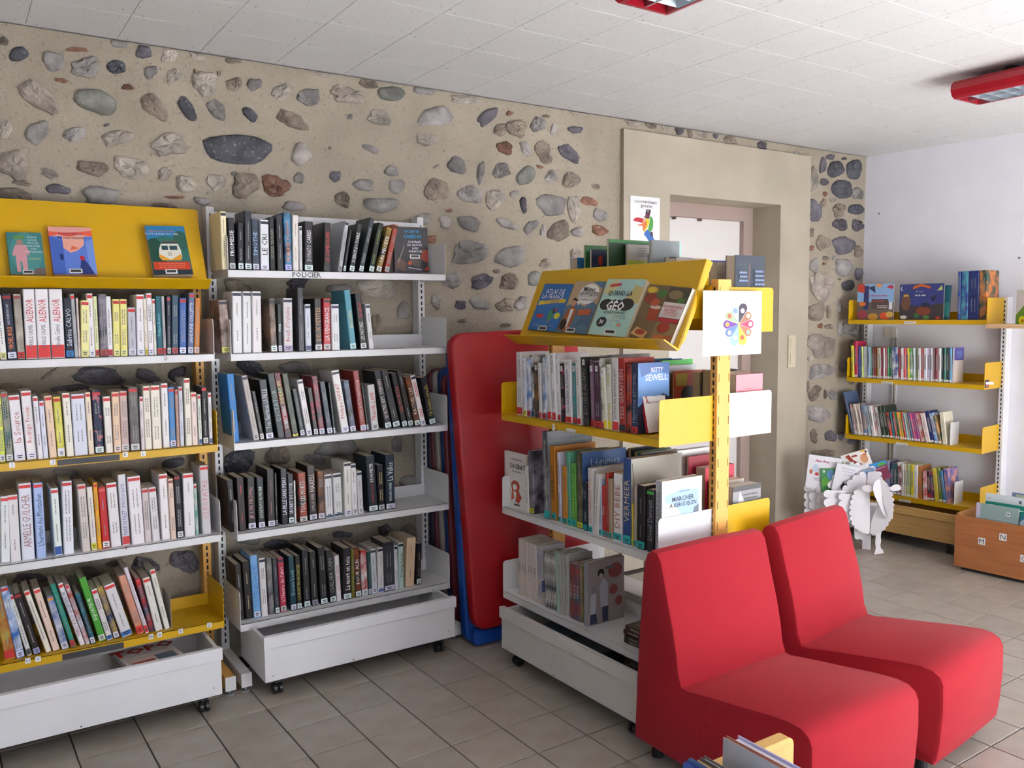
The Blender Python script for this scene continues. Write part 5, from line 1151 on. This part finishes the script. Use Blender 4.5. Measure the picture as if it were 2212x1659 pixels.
PK = [('r', 0, 0, 1, 1, 'dc8890')]+lines(8, .1, .75, .15, .6, 'b85a68', 3)+lines(1, .3, .6, .72, .75, 'b85a68', 3)
backrow(BZ[2], 'second shelf', [
    (.02, .05, .15, .2, 'dc8890', PK, 'pink paperback'), (.08, .05, .16, .205, 'b0a490', None, 'beige edged thick paperback'), (.14, .05, .15, .21, '38343a', [('r', 0, 0, 1, 1, 'a89c8c')], 'dark backed paperback'),
    (.2, .04, .15, .2, 'a89a88', None, 'brownish paperback'), (.36, .012, .17, .19, '5a2030', [('r', 0, 0, 1, 1, '4a2030')], 'wine red album'), (.31, .012, .18, .2, 'b84a28', [('r', 0, 0, 1, 1, 'b04a2c'), ('e', .45, .5, .25, .2, '26221e'), ('r', .05, .7, .4, .95, 'b0a040')], 'orange album with black disc'),
    (.36, .014, .18, .22, 'c8ccd0', None, 'silver grey thin book'), (.38, .012, .18, .24, '4ab04a', None, 'bright green thin book'), (.40, .012, .18, .23, '3a9aa0', None, 'turquoise thin book'), (.42, .014, .18, .22, '50a850', None, 'green thin album'), (.44, .012, .18, .24, '2a4a8a', None, 'dark blue thin book'),
    (.47, .02, .2, .235, '2a4878', [('r', 0, 0, 1, 1, '2a4878'), ('e', .5, .5, .3, .2, '8a3a48')], 'blue album with red figure'), (.5, .012, .18, .24, '2f8a90', None, 'petrol thin book'),
    (.55, .03, .2, .22, '3a6a80', None, 'sea blue album'), (.60, .012, .18, .22, '6ab43a', None, 'lime thin book'), (.64, .02, .22, .255, '3a9ad0', [('r', 0, 0, 1, 1, '6a5a58')]+lines(8, .3, .9, .2, .9, '8a7a78', 4), 'brown backed tall album with cyan spine'), (.7, .02, .22, .25, '7a6460', [('r', 0, 0, 1, 1, '6c5c5a')], 'taupe tall album')])
SV = [('r', 0, 0, 1, 1, '8a8a8c'), ('p', [(0, 0), (.9, 0), (.7, .3), (.25, .9)], 'd0d0d0'), ('r', 0, .9, 1, 1, '4a4a4c')]+lines(8, .3, .9, .25, .85, '5a5a5c', 3)
backrow(BZ[3], 'third shelf', [
    (.02, .05, .16, .195, '909092', SV, 'silvery thick paperback'), (.1, .04, .16, .2, 'c8bca8', None, 'beige paperback'), (.15, .05, .17, .25, 'b83a48', [('r', 0, 0, 1, 1, 'dcd8d4')]+lines(6, .1, .9, .3, .9, '99a', 3), 'white covered album'),
    (.21, .012, .2, .29, '8a1c2c', None, 'crimson tall thin album'), (.25, .014, .22, .31, 'dcd8d4', [('r', 0, 0, 1, 1, 'e0dcd8'), ('t', 'PANDA', .75, .8, .018, '222', .0003)]+lines(4, .1, .9, .5, .7, 'c96', 3), 'white album with orange print'),
    (.3, .02, .22, .3, 'd0ccc8', None, 'chalk white album'), (.34, .02, .2, .26, '4a2a22', None, 'dark brown album'), (.38, .02, .2, .26, '8a3a30', None, 'rust album'), (.42, .02, .2, .27, '2a3a2a', None, 'bottle green album'), (.46, .02, .2, .27, 'b8b8b8', None, 'light grey album'),
    (.5, .02, .2, .27, '3a6a4a', None, 'mid green album'), (.54, .02, .2, .28, '26262c', None, 'black album'), (.6, .03, .2, .26, '3a3a44', None, 'charcoal album')])
backrow(BZ[4], 'bottom shelf', [(.05+i*.09, .05, .2, .24, cl, [('r', 0, 0, 1, 1, 'a08c74')], ds) for i, (cl, ds) in enumerate((('8a7a64', 'tan backed album'), ('907e68', 'sandy album'), ('7a6a58', 'umber album'), ('a08c74', 'light tan album'), ('6a5a4c', 'dark tan album')))])
# ---------------------------------------------------------------- face-out albums and volumes on the far right unit
WQ = RF.w(0, .19, 0)
face(WQ, RF.n, (625, 545), (950, 548), (632, 225), .012, '4a3040', 'album with mushrooms and blue sky, left on the far right top shelf', 'picture albums on the far right top shelf',
     [('r', 0, 0, 1, 1, '8ab0dc'), ('r', 0, 0, 1, .5, '6a6058'), ('r', .18, .3, .32, .95, '3a3c6c'), ('p', [(0, .8), (.2, .75), (.2, 1), (0, 1)], 'c04434'), ('p', [(.3, .9), (.5, .75), (.48, .95)], '2a2c50'), ('p', [(.8, .9), (.95, .85), (1, .92), (.9, .97)], 'b82c48'), ('r', .4, .3, .86, .58, '5a4a48'), ('e', .78, .12, .15, .1, 'd8502c'), ('e', .45, .1, .14, .09, 'c8903c'), ('e', .15, .15, .14, .12, 'a04454'), ('e', .15, .45, .1, .06, 'd87830'), ('e', .9, .16, .1, .08, 'c8a04c'), ('e', .6, .95, .08, .04, 'e09030'), ('r', .88, .3, .97, .5, 'd8dce4'), ('t', 'LES TRESORS CACHES', .58, .67, .0135, 'c83c50', .0005), ('t', 'DE LA FORET', .6, .53, .0135, 'b83040', .0005)]+lines(2, .55, .85, .32, .42, 'ddd', 4), 'w1')
face(WQ, RF.n, (1005, 545), (1400, 545), (1030, 226), .012, '2a3058', 'dark blue night album with owl, middle of the far right top shelf', 'picture albums on the far right top shelf',
     [('r', 0, 0, 1, 1, '343c78'), ('r', 0, 0, 1, .45, '3c3438'), ('e', .5, .5, .35, .12, '3a4080'), ('e', .15, .5, .11, .24, '6a4a38'), ('e', .12, .68, .03, .03, 'c8a040'), ('e', .18, .68, .03, .03, 'c8a040'), ('e', .06, .88, .035, .06, 'c8ccd8'), ('e', .075, .885, .03, .05, '343c78'), ('p', [(.3, .85), (.5, .93), (.7, .86), (.7, .93), (.5, 1), (.32, .94)], 'c8602c'), ('e', .55, .25, .17, .12, '7a3c2c'), ('e', .6, .42, .1, .07, '2c3048'), ('p', [(.7, .6), (.85, .7), (.78, .5)], '22243c'), ('p', [(.85, .8), (.95, .95), (.97, .82)], 'b4bc6c'), ('e', .1, .08, .08, .05, 'd8d4d0'), ('e', .4, .12, .07, .07, '3a6a40'), ('e', .62, .08, .08, .06, '4a7a44'), ('e', .88, .06, .05, .04, 'b83c30'), ('t', 'Au coeur', .46, .79, .012, 'ccd'), ('t', 'de la nuit', .48, .69, .019, 'eee', .0004)], 'w1')
face(RF.w(0, .165, 0), RF.n, (1395, 543), (1450, 545), (1400, 232), .01, '2a7080', 'teal album peeping out beside the dark blue night album', 'picture albums on the far right top shelf', [('r', 0, 0, 1, 1, '2c6a7c'), ('r', .1, .1, .9, .5, '3a8a80')], 'w1')
row(RF, WZ[1]+.03, .215, 'w1', '''1526 1552 1532 110 2a4a94/2a4a94 D.17
1555 1618 1565 108 4a90a0/2a3a80 D.17
1618 1716 1625 106 28346c/202a58 D.17
1718 1790 1724 100 2a4a40/c87838 D.17''', 'far right top shelf', 'picture albums on the far right top shelf')
def bookend(F, x, z, d, w_, h, label, m, skew=0):
    o = MB().box(0, .0015, 0, w_, 0, h).box(-.05, 0, .01, w_-.01, 0, .0015).build('bookend', m, None, F.mat(x, d, z) @ Matrix.Rotation(skew, 4, 'Z')); tag(o, label, 'bookend', 'metal bookends')
bookend(LB, LB.pt(.2, *c('r3', 1268, 560))[0]+.004, LZ[5]+.03, .21, .14, .13, 'grey metal bookend on the lowest yellow shelf of left bookcase', GREYM)
bookend(RF, RF.pt(.22, *c('w2', 1258, 512))[0]+.01, WZ[3]+.03, .225, .12, .145, 'white metal bookend on the far right third shelf', WHT)
bookend(RF, RF.pt(.22, *c('w2', 1290, 965))[0]+.01, WZ[4]+.03, .225, .12, .145, 'white metal bookend on the far right bottom shelf', WHT)
rightbook(RF, WZ[2]+.03, 'w1', 1474, 1492, 1470, 792, .13, 'd0ccd4', 'violet and white paperback facing sideways at end of second far right shelf', G+'far right unit', .225, [('r', 0, 0, 1, 1, 'd8ccc4'), ('r', 0, .64, 1, 1, '5a54a0')]+lines(3, .2, .8, .7, .9, '7ad', 3))
# book on the pale wooden shelf at the right edge
face(RF.w(0, .2, 0), RF.n, (2045, 598), (2200, 600), (2075, 275), .012, '8a9a50', 'flowery green book standing on the pale wooden shelf at right edge', 'book at the right edge',
     [('r', 0, 0, 1, 1, 'b0a8a0'), ('p', [(0, 0), (1, 0), (1, .45), (.5, .6), (0, .3)], '5a7a28'), ('e', .4, .15, .22, .13, 'c8c020'), ('e', .4, .15, .06, .04, 'b05a20'), ('e', .6, .5, .12, .08, 'd8d0c8'), ('e', .3, .75, .2, .1, 'b8a8a8')], 'w1')
# ---------------------------------------------------------------- posters
def sheet(F, d, tl, tr, bl_, crop, label, shapes, cat='poster', name='poster', grp=None, bow=.0):
    x0, z1 = F.pt(d, *c(crop, *tl)); x1, _ = F.pt(d, *c(crop, *tr)); x0b, z0 = F.pt(d, *c(crop, *bl_)); x0 = (x0+x0b)/2; W = x1-x0; H = z1-z0
    o = MB().box(0, W, -.0006, 0, 0, H).build(name, mat('e8e8ea', .45), None, F.mat(x0, d, z0)); tag(o, label, cat, grp); art(o, W, H, shapes, None, y0=-.0009, rough=.5); return o
def tp(*pts): return [((u-255)/757, (1490-(v+(u-255)*-.11+0))/1200) for u, v in pts]
sheet(WALL, .0325, (255, 262), (1012, 350), (250, 1490), 'to', 'white poster with drawn toucan wearing a top hat, on plaster left of doorway',
      [('p', tp((320, 940), (345, 880), (400, 845), (450, 845), (600, 885), (600, 980), (540, 985), (340, 930)), 'c43444'), ('p', tp((420, 1000), (480, 1030), (560, 1010), (560, 1060), (480, 1060)), 'd86a4c'),
       ('p', tp((570, 900), (640, 880), (700, 1000), (660, 1120), (600, 1230), (570, 1150), (560, 1050)), 'd87838'), ('p', tp((600, 885), (700, 890), (745, 920), (735, 1010), (690, 1110), (600, 1230), (590, 1200), (670, 1080), (680, 960)), 'd8c828'),
       ('p', tp((750, 860), (770, 825), (815, 870), (840, 960), (835, 1090), (810, 1180), (760, 1240), (700, 1190), (730, 1050), (750, 960)), '4a9a44'),
       ('p', tp((620, 1230), (680, 1160), (740, 1210), (780, 1300), (840, 1380), (900, 1500), (840, 1440), (740, 1480), (640, 1330), (600, 1290)), '3a6ab8'), ('p', tp((750, 1240), (820, 1220), (840, 1370), (790, 1340)), '3a2c34'),
       ('p', tp((655, 650), (775, 665), (760, 760), (640, 750)), '333036'), ('p', tp((640, 750), (758, 760), (740, 850), (630, 830)), '6a2c3c'), ('p', tp((585, 825), (740, 850), (735, 890), (640, 880)), '4a2438'), ('p', tp((680, 680), (725, 685), (722, 720), (678, 715)), 'a8a8ac'),
       ('e', (610-255)/757, 1-(950-300)/1200+.03, .03, .028, 'eee'), ('e', (608-255)/757, 1-(955-300)/1200+.03, .013, .014, '222'),
       ('t', 'DOCUMENTAIRES', .52, .885, .021, '666'), ('t', 'JEUNESSE', .53, .79, .021, '666')], grp='paper posters')
PF = Frame(IS.w(W_+.0185, 0, 0), 1.0)
def pie(i, r0, col, n=10):
    a0 = math.pi/2-2*math.pi*(i)/n; a1 = math.pi/2-2*math.pi*(i+1)/n; m_ = (a0+a1)/2; cx, cz, k = .595, .48, 1.08
    rr = r0; P = [(cx, cz)]+[(cx+rr*math.cos(q), cz+rr*k*math.sin(q)) for q in (a0-.03, )]
    hx, hz = cx+rr*math.cos(m_), cz+rr*k*math.sin(m_); rad = rr*math.tan((a0-a1)/2)*.96
    arc = [(hx+rad*math.cos(m_+math.pi/2-math.pi*j/8), hz+rad*k*math.sin(m_+math.pi/2-math.pi*j/8)) for j in range(9)]
    return ('p', [(cx+.01*math.cos(m_), cz+.01*math.sin(m_))]+arc, col)
WHL = [pie(0, .24, '3c3444'), pie(1, .2, '9a6a50'), pie(2, .2, 'b83858'), pie(3, .2, 'c86848'), pie(4, .24, 'd8b83c'), pie(5, .24, '8ac0a8'), pie(6, .2, '5a78b8'), pie(7, .2, '6a3a90'), pie(8, .2, '9ab088'), pie(9, .22, 'a8b8d0')]
for j, (a, col) in enumerate(((.0, 'd8d8dc'), (1, 'c8b8a0'), (2, 'e0c8d0'), (3, '8ab0a0'), (4, 'b85038'), (5, 'd8e4d4'), (6, 'c8a8a0'), (7, 'c89850'), (8, 'b06048'), (9, '7890c8'))):
    q = math.pi/2-2*math.pi*(a+.5)/10; WHL.append(('e', .595+.2*math.cos(q), .48+.22*math.sin(q), .035, .038, col))
WHL += [('e', .595, .48, .02, .022, 'e0b860')]+[('t', s, x, z, .0065, '557') for s, x, z in (('HISTOIRE', .45, .86), ('GEOGRAPHIE', .45, .825), ('LITTERATURE', .24, .69), ('ARTS ET', .22, .53), ('LOISIRS', .22, .49), ('SCIENCES', .24, .35), ('APPLIQUEES', .24, .315), ('INFO', .69, .85), ('RELIGIONS', .92, .67), ('SOCIETE', .92, .5), ('SCIENCES', .9, .34), ('LANGUES', .76, .15))]
sheet(PF, .003, (328, 228), (1375, 275), (300, 1413), 'po', 'white poster with a coloured petal wheel fixed to near yellow post', WHL, grp='paper posters')
# ---------------------------------------------------------------- books in the sheep and the crate, front rack
def album(M, w_, h, t, col, label, shapes, group, cat='book'):
    o = MB().box(0, w_, 0, t*.15, 0, h).box(0, t*.15, 0, t, 0, h).box(0, w_, t*.85, t, 0, h).build('book', film(col), None, M); MB().box(t*.15, w_-.002, t*.15, t*.85, .002, h-.002).build('pages', PAGE, o); tag(o, label, cat, group)
    if shapes: art(o, w_, h, shapes)
    return o
def upright(crop, back, ang, tl, tr, bl_, t, col, label, shapes, group, sink=0):
    f = Frame(VW.w(0, -back, 0), ang); a = f.pt(0, *c(crop, *tl)); b = f.pt(0, *c(crop, *tr)); d = f.pt(0, *c(crop, *bl_))
    w_ = math.hypot(b[0]-a[0], b[1]-a[1]); rot = math.atan2(b[1]-a[1], b[0]-a[0]); h = abs(a[1]-d[1])+sink
    M = f.mat(a[0], 0, a[1], -rot) @ T(0, 0, -h); return album(M, w_, h, t, col, label, shapes, group)
SG = 'picture books held in the cardboard sheep'
upright('sh', .10, -52, (185, 142), (660, 205), (205, 580), .014, '3a8a80', 'large white picture book with seabed drawing, leftmost in the cardboard sheep', [('r', 0, 0, 1, 1, 'e2e0e6'), ('t', 'Ana Ana', .42, .85, .024, 'b84868', .0004), ('e', .12, .5, .05, .07, 'b86848'), ('e', .24, .62, .08, .12, 'b8c8dc'), ('e', .3, .45, .06, .05, 'c03c3c'), ('e', .55, .6, .06, .05, 'b0a8b8')]+lines(2, .2, .6, .25, .35, '99a', 3), SG, sink=.02)
upright('sh', .085, -52, (352, 345), (560, 350), (400, 620), .01, '6a9a3a', 'small green underwater picture book in the middle of the cardboard sheep', [('r', 0, 0, 1, 1, '4a8a5a'), ('e', .7, .75, .3, .2, '5a84b0'), ('e', .3, .4, .25, .25, '5a9a3c'), ('e', .7, .4, .15, .1, 'a0803c'), ('e', .5, .2, .3, .1, '3a7a40'), ('e', .22, .88, .08, .06, 'ddd')], SG, sink=.03)
upright('sh', .065, -52, (588, 262), (910, 330), (602, 665), .014, '7ab0a0', 'white picture book with black cat drawing, front of the cardboard sheep', [('r', 0, 0, 1, 1, 'e6e4ea'), ('e', .5, .32, .14, .1, '2a2834'), ('p', [(.38, .35), (.45, .5), (.52, .36)], '2a2834'), ('e', .6, .3, .1, .14, '2a2834'), ('e', .3, .1, .05, .04, '3a3844'), ('e', .9, .78, .04, .03, '556'), ('t', 'Mes animaux', .55, .88, .015, '88a'), ('t', 'tout doux', .55, .79, .015, '99a'), ('t', 'de la ferme', .6, .7, .011, '99b')], SG, sink=.03)
upright('sh', .13, -56, (632, 168), (1015, 58), (700, 330), .012, 'c8c0b0', 'white picture book with red fox and brown bear, tilted up behind sheep', [('r', 0, 0, 1, 1, 'e4e0dc'), ('p', [(.15, .9), (.3, .95), (.4, .6), (.65, .3), (.5, .25), (.3, .5)], 'a04030'), ('p', [(.35, .85), (.55, .85), (.6, .75), (.4, .75)], 'a04030'), ('e', .78, .55, .14, .25, 'c8906c'), ('e', .85, .75, .07, .08, 'c07850'), ('r', .74, .9, .92, 1, 'd8a830'), ('r', .88, .82, .95, .92, '223')], SG, sink=.05)
upright('sh', .12, -60, (1040, 290), (1275, 225), (1075, 480), .01, '4aa0cc', 'blue and green striped picture book at right of sheep', [('r', 0, 0, 1, 1, '7a3048'), ('p', [(0, .7), (1, .78), (1, 1), (0, 1)], '3a90c8'), ('e', .7, .85, .25, .08, '5aa840'), ('l', .1, .6, .9, .68, .003, 'ccc')], SG, sink=.03)
upright('sh', .075, -60, (925, 385), (1115, 335), (960, 480), .01, '8aa8cc', 'pale blue picture book tucked between the sheep fleece plates', [('r', 0, 0, 1, 1, '88a4c8'), ('e', .7, .6, .2, .2, '6a84b8')], SG, sink=.02)
AG = 'comic albums in the wooden crate'
def crate_book(d, tl, tr, col, label, shapes, t=.01, h=.30, w_=None):
    f = CR; a = f.pt(-d, *c('bx', *tl)); b = f.pt(-d, *c('bx', *tr)); W = w_ or (b[0]-a[0]); zt = (a[1]+b[1])/2
    M = f.mat(a[0], -d, zt-h*.99) @ Matrix.Rotation(-.06, 4, 'X'); album(M, W, h, t, col, label, shapes, AG)
crate_book(.01, (430, 362), (1240, 480), 'a8b0b8', 'grey-green mountain photo album with faint title, front in wooden crate', [('r', 0, 0, 1, 1, '8aa09c'), ('r', 0, 0, .1, 1, 'c0b8cc'), ('r', .1, .0, 1, .75, '90a8a8'), ('t', 'NEIGES ETERNELLES', .55, .72, .027, '9cacac'), ('r', .72, .83, .81, .9, 'dcdce0'), ('r', .74, .85, .79, .88, '334')], w_=.225)
crate_book(.06, (575, 315), (1240, 450), '1e7a68', 'green album with orange detail, second in the wooden crate', [('r', 0, 0, 1, 1, '1e7a6c'), ('e', .42, .88, .09, .04, 'c0603c'), ('r', .1, .93, .25, .95, 'cdc'), ('r', .6, .9, .9, .92, 'cdc')], w_=.225)
crate_book(.10, (580, 195), (1240, 300), 'c8d0d4', 'pale blue-white album standing tallest at left of wooden crate', [('r', 0, 0, 1, 1, 'ccd4d8'), ('r', .06, .9, .12, .915, 'a66'), ('r', .8, .88, .86, .94, '556')], w_=.225)
crate_book(.13, (1010, 190), (1400, 250), '6a7a9c', 'slate blue album at the back right of wooden crate', [('r', 0, 0, 1, 1, '6c7ca0'), ('r', .1, .93, 1, .97, 'b0b890')], w_=.2)
crate_book(.0, (1140, 570), (1400, 610), '2a6a78', 'dark teal album at the right end of wooden crate', [('r', 0, 0, 1, 1, '2c6c7c'), ('e', .2, .85, .2, .1, '9ab')], w_=.2)
# low wooden rack in the foreground with albums
RK = mat('dcb068', .45, 'wood'); RA = math.radians(0)
rk = empty('book_rack', T(.62, -2.56, 0)); tag(rk, 'light wooden album rack cut by the bottom edge in front of red chair', 'rack')
bx, by = .62, -2.56
rk.matrix_basis = T(bx, by, 0)
def rpt(z1, x1): return [(-.32, z1-.14), (x1, z1-.14), (x1, z1-.022)]+[(x1-.022+.022*math.cos(q), z1-.022+.022*math.sin(q)) for q in (.4, .8, 1.2, 1.57)]+[(-.32, z1)]
for y in (-2.483, -2.80): fixn(MB().prism(rpt(.50, .296), 'y', y-by, y-by+.03).build('rail', RK, rk))
MB().box(-.32, .28, -.21, .077, .26, .27).build('bottom', RK, rk); MB().box(-.33, -.31, -.21, .077, .26, .5).build('end_board', RK, rk); MB().box(.255, .275, -.21, .077, .26, .40).build('end_board', RK, rk)
for x in (-.3, .24):
    for y in (-.22, .085): MB().box(x, x+.03, y, y+.02, 0, .40).build('leg', RK, rk)
def rackbook(x, ztop, t, tilt, col, label, shapes, y=-2.495, L_=.24, cover=None):
    f = Frame((x, y, 0), -90); M = f.mat(0, 0, ztop-.29) @ Matrix.Rotation(tilt, 4, 'X')
    o = MB().box(0, L_, 0, t*.12, 0, .29).box(L_-t*.1, L_, 0, t, 0, .29).box(0, L_, t*.88, t, 0, .29).build('book', film(col), None, M)
    MB().box(.003, L_-t*.12, t*.12, t*.88, .003, .284).build('pages', mat('d8d8e4', .7), o); tag(o, label, 'book', 'albums standing in the foreground rack')
    if shapes: art(o, L_, .29, shapes)
    return o
rackbook(.651, .577, .012, -.02, 'a8705c', 'pale grey album with brown picture, foremost in foreground rack', [('r', 0, 0, 1, 1, 'b4b8c4'), ('r', .12, .1, .9, .8, '7a6a68'), ('e', .5, .5, .3, .2, '948478')])
rackbook(.668, .567, .034, -.02, 'a8a8cc', 'thick lilac covered album with white page block in foreground rack', None)
rackbook(.522, .558, .010, -.04, '2a4a9c', 'bright blue album at the left end of foreground rack', [('r', 0, 0, 1, 1, '3a5cb4')], L_=.2)
rackbook(.535, .561, .008, -.04, '4a6a9c', 'slate blue album second from left in foreground rack', None, L_=.2)
rackbook(.554, .549, .012, -.04, 'c8a878', 'tan album with pale pages in foreground rack', None, L_=.2)
rackbook(.572, .553, .014, -.04, '6a6460', 'grey-brown album with greenish pages in foreground rack', None, L_=.2)
o = FAR.build('distant_books'); tag(o, 'remaining thin books on the far right shelves and far side of island', 'books'); o['kind'] = 'stuff'
n = {}
for o in COL.objects: n[o.type] = n.get(o.type, 0)+1
print('counts', n, 'tops', len([o for o in COL.objects if not o.parent]), 'things', len([o for o in COL.objects if o.get('category')]))
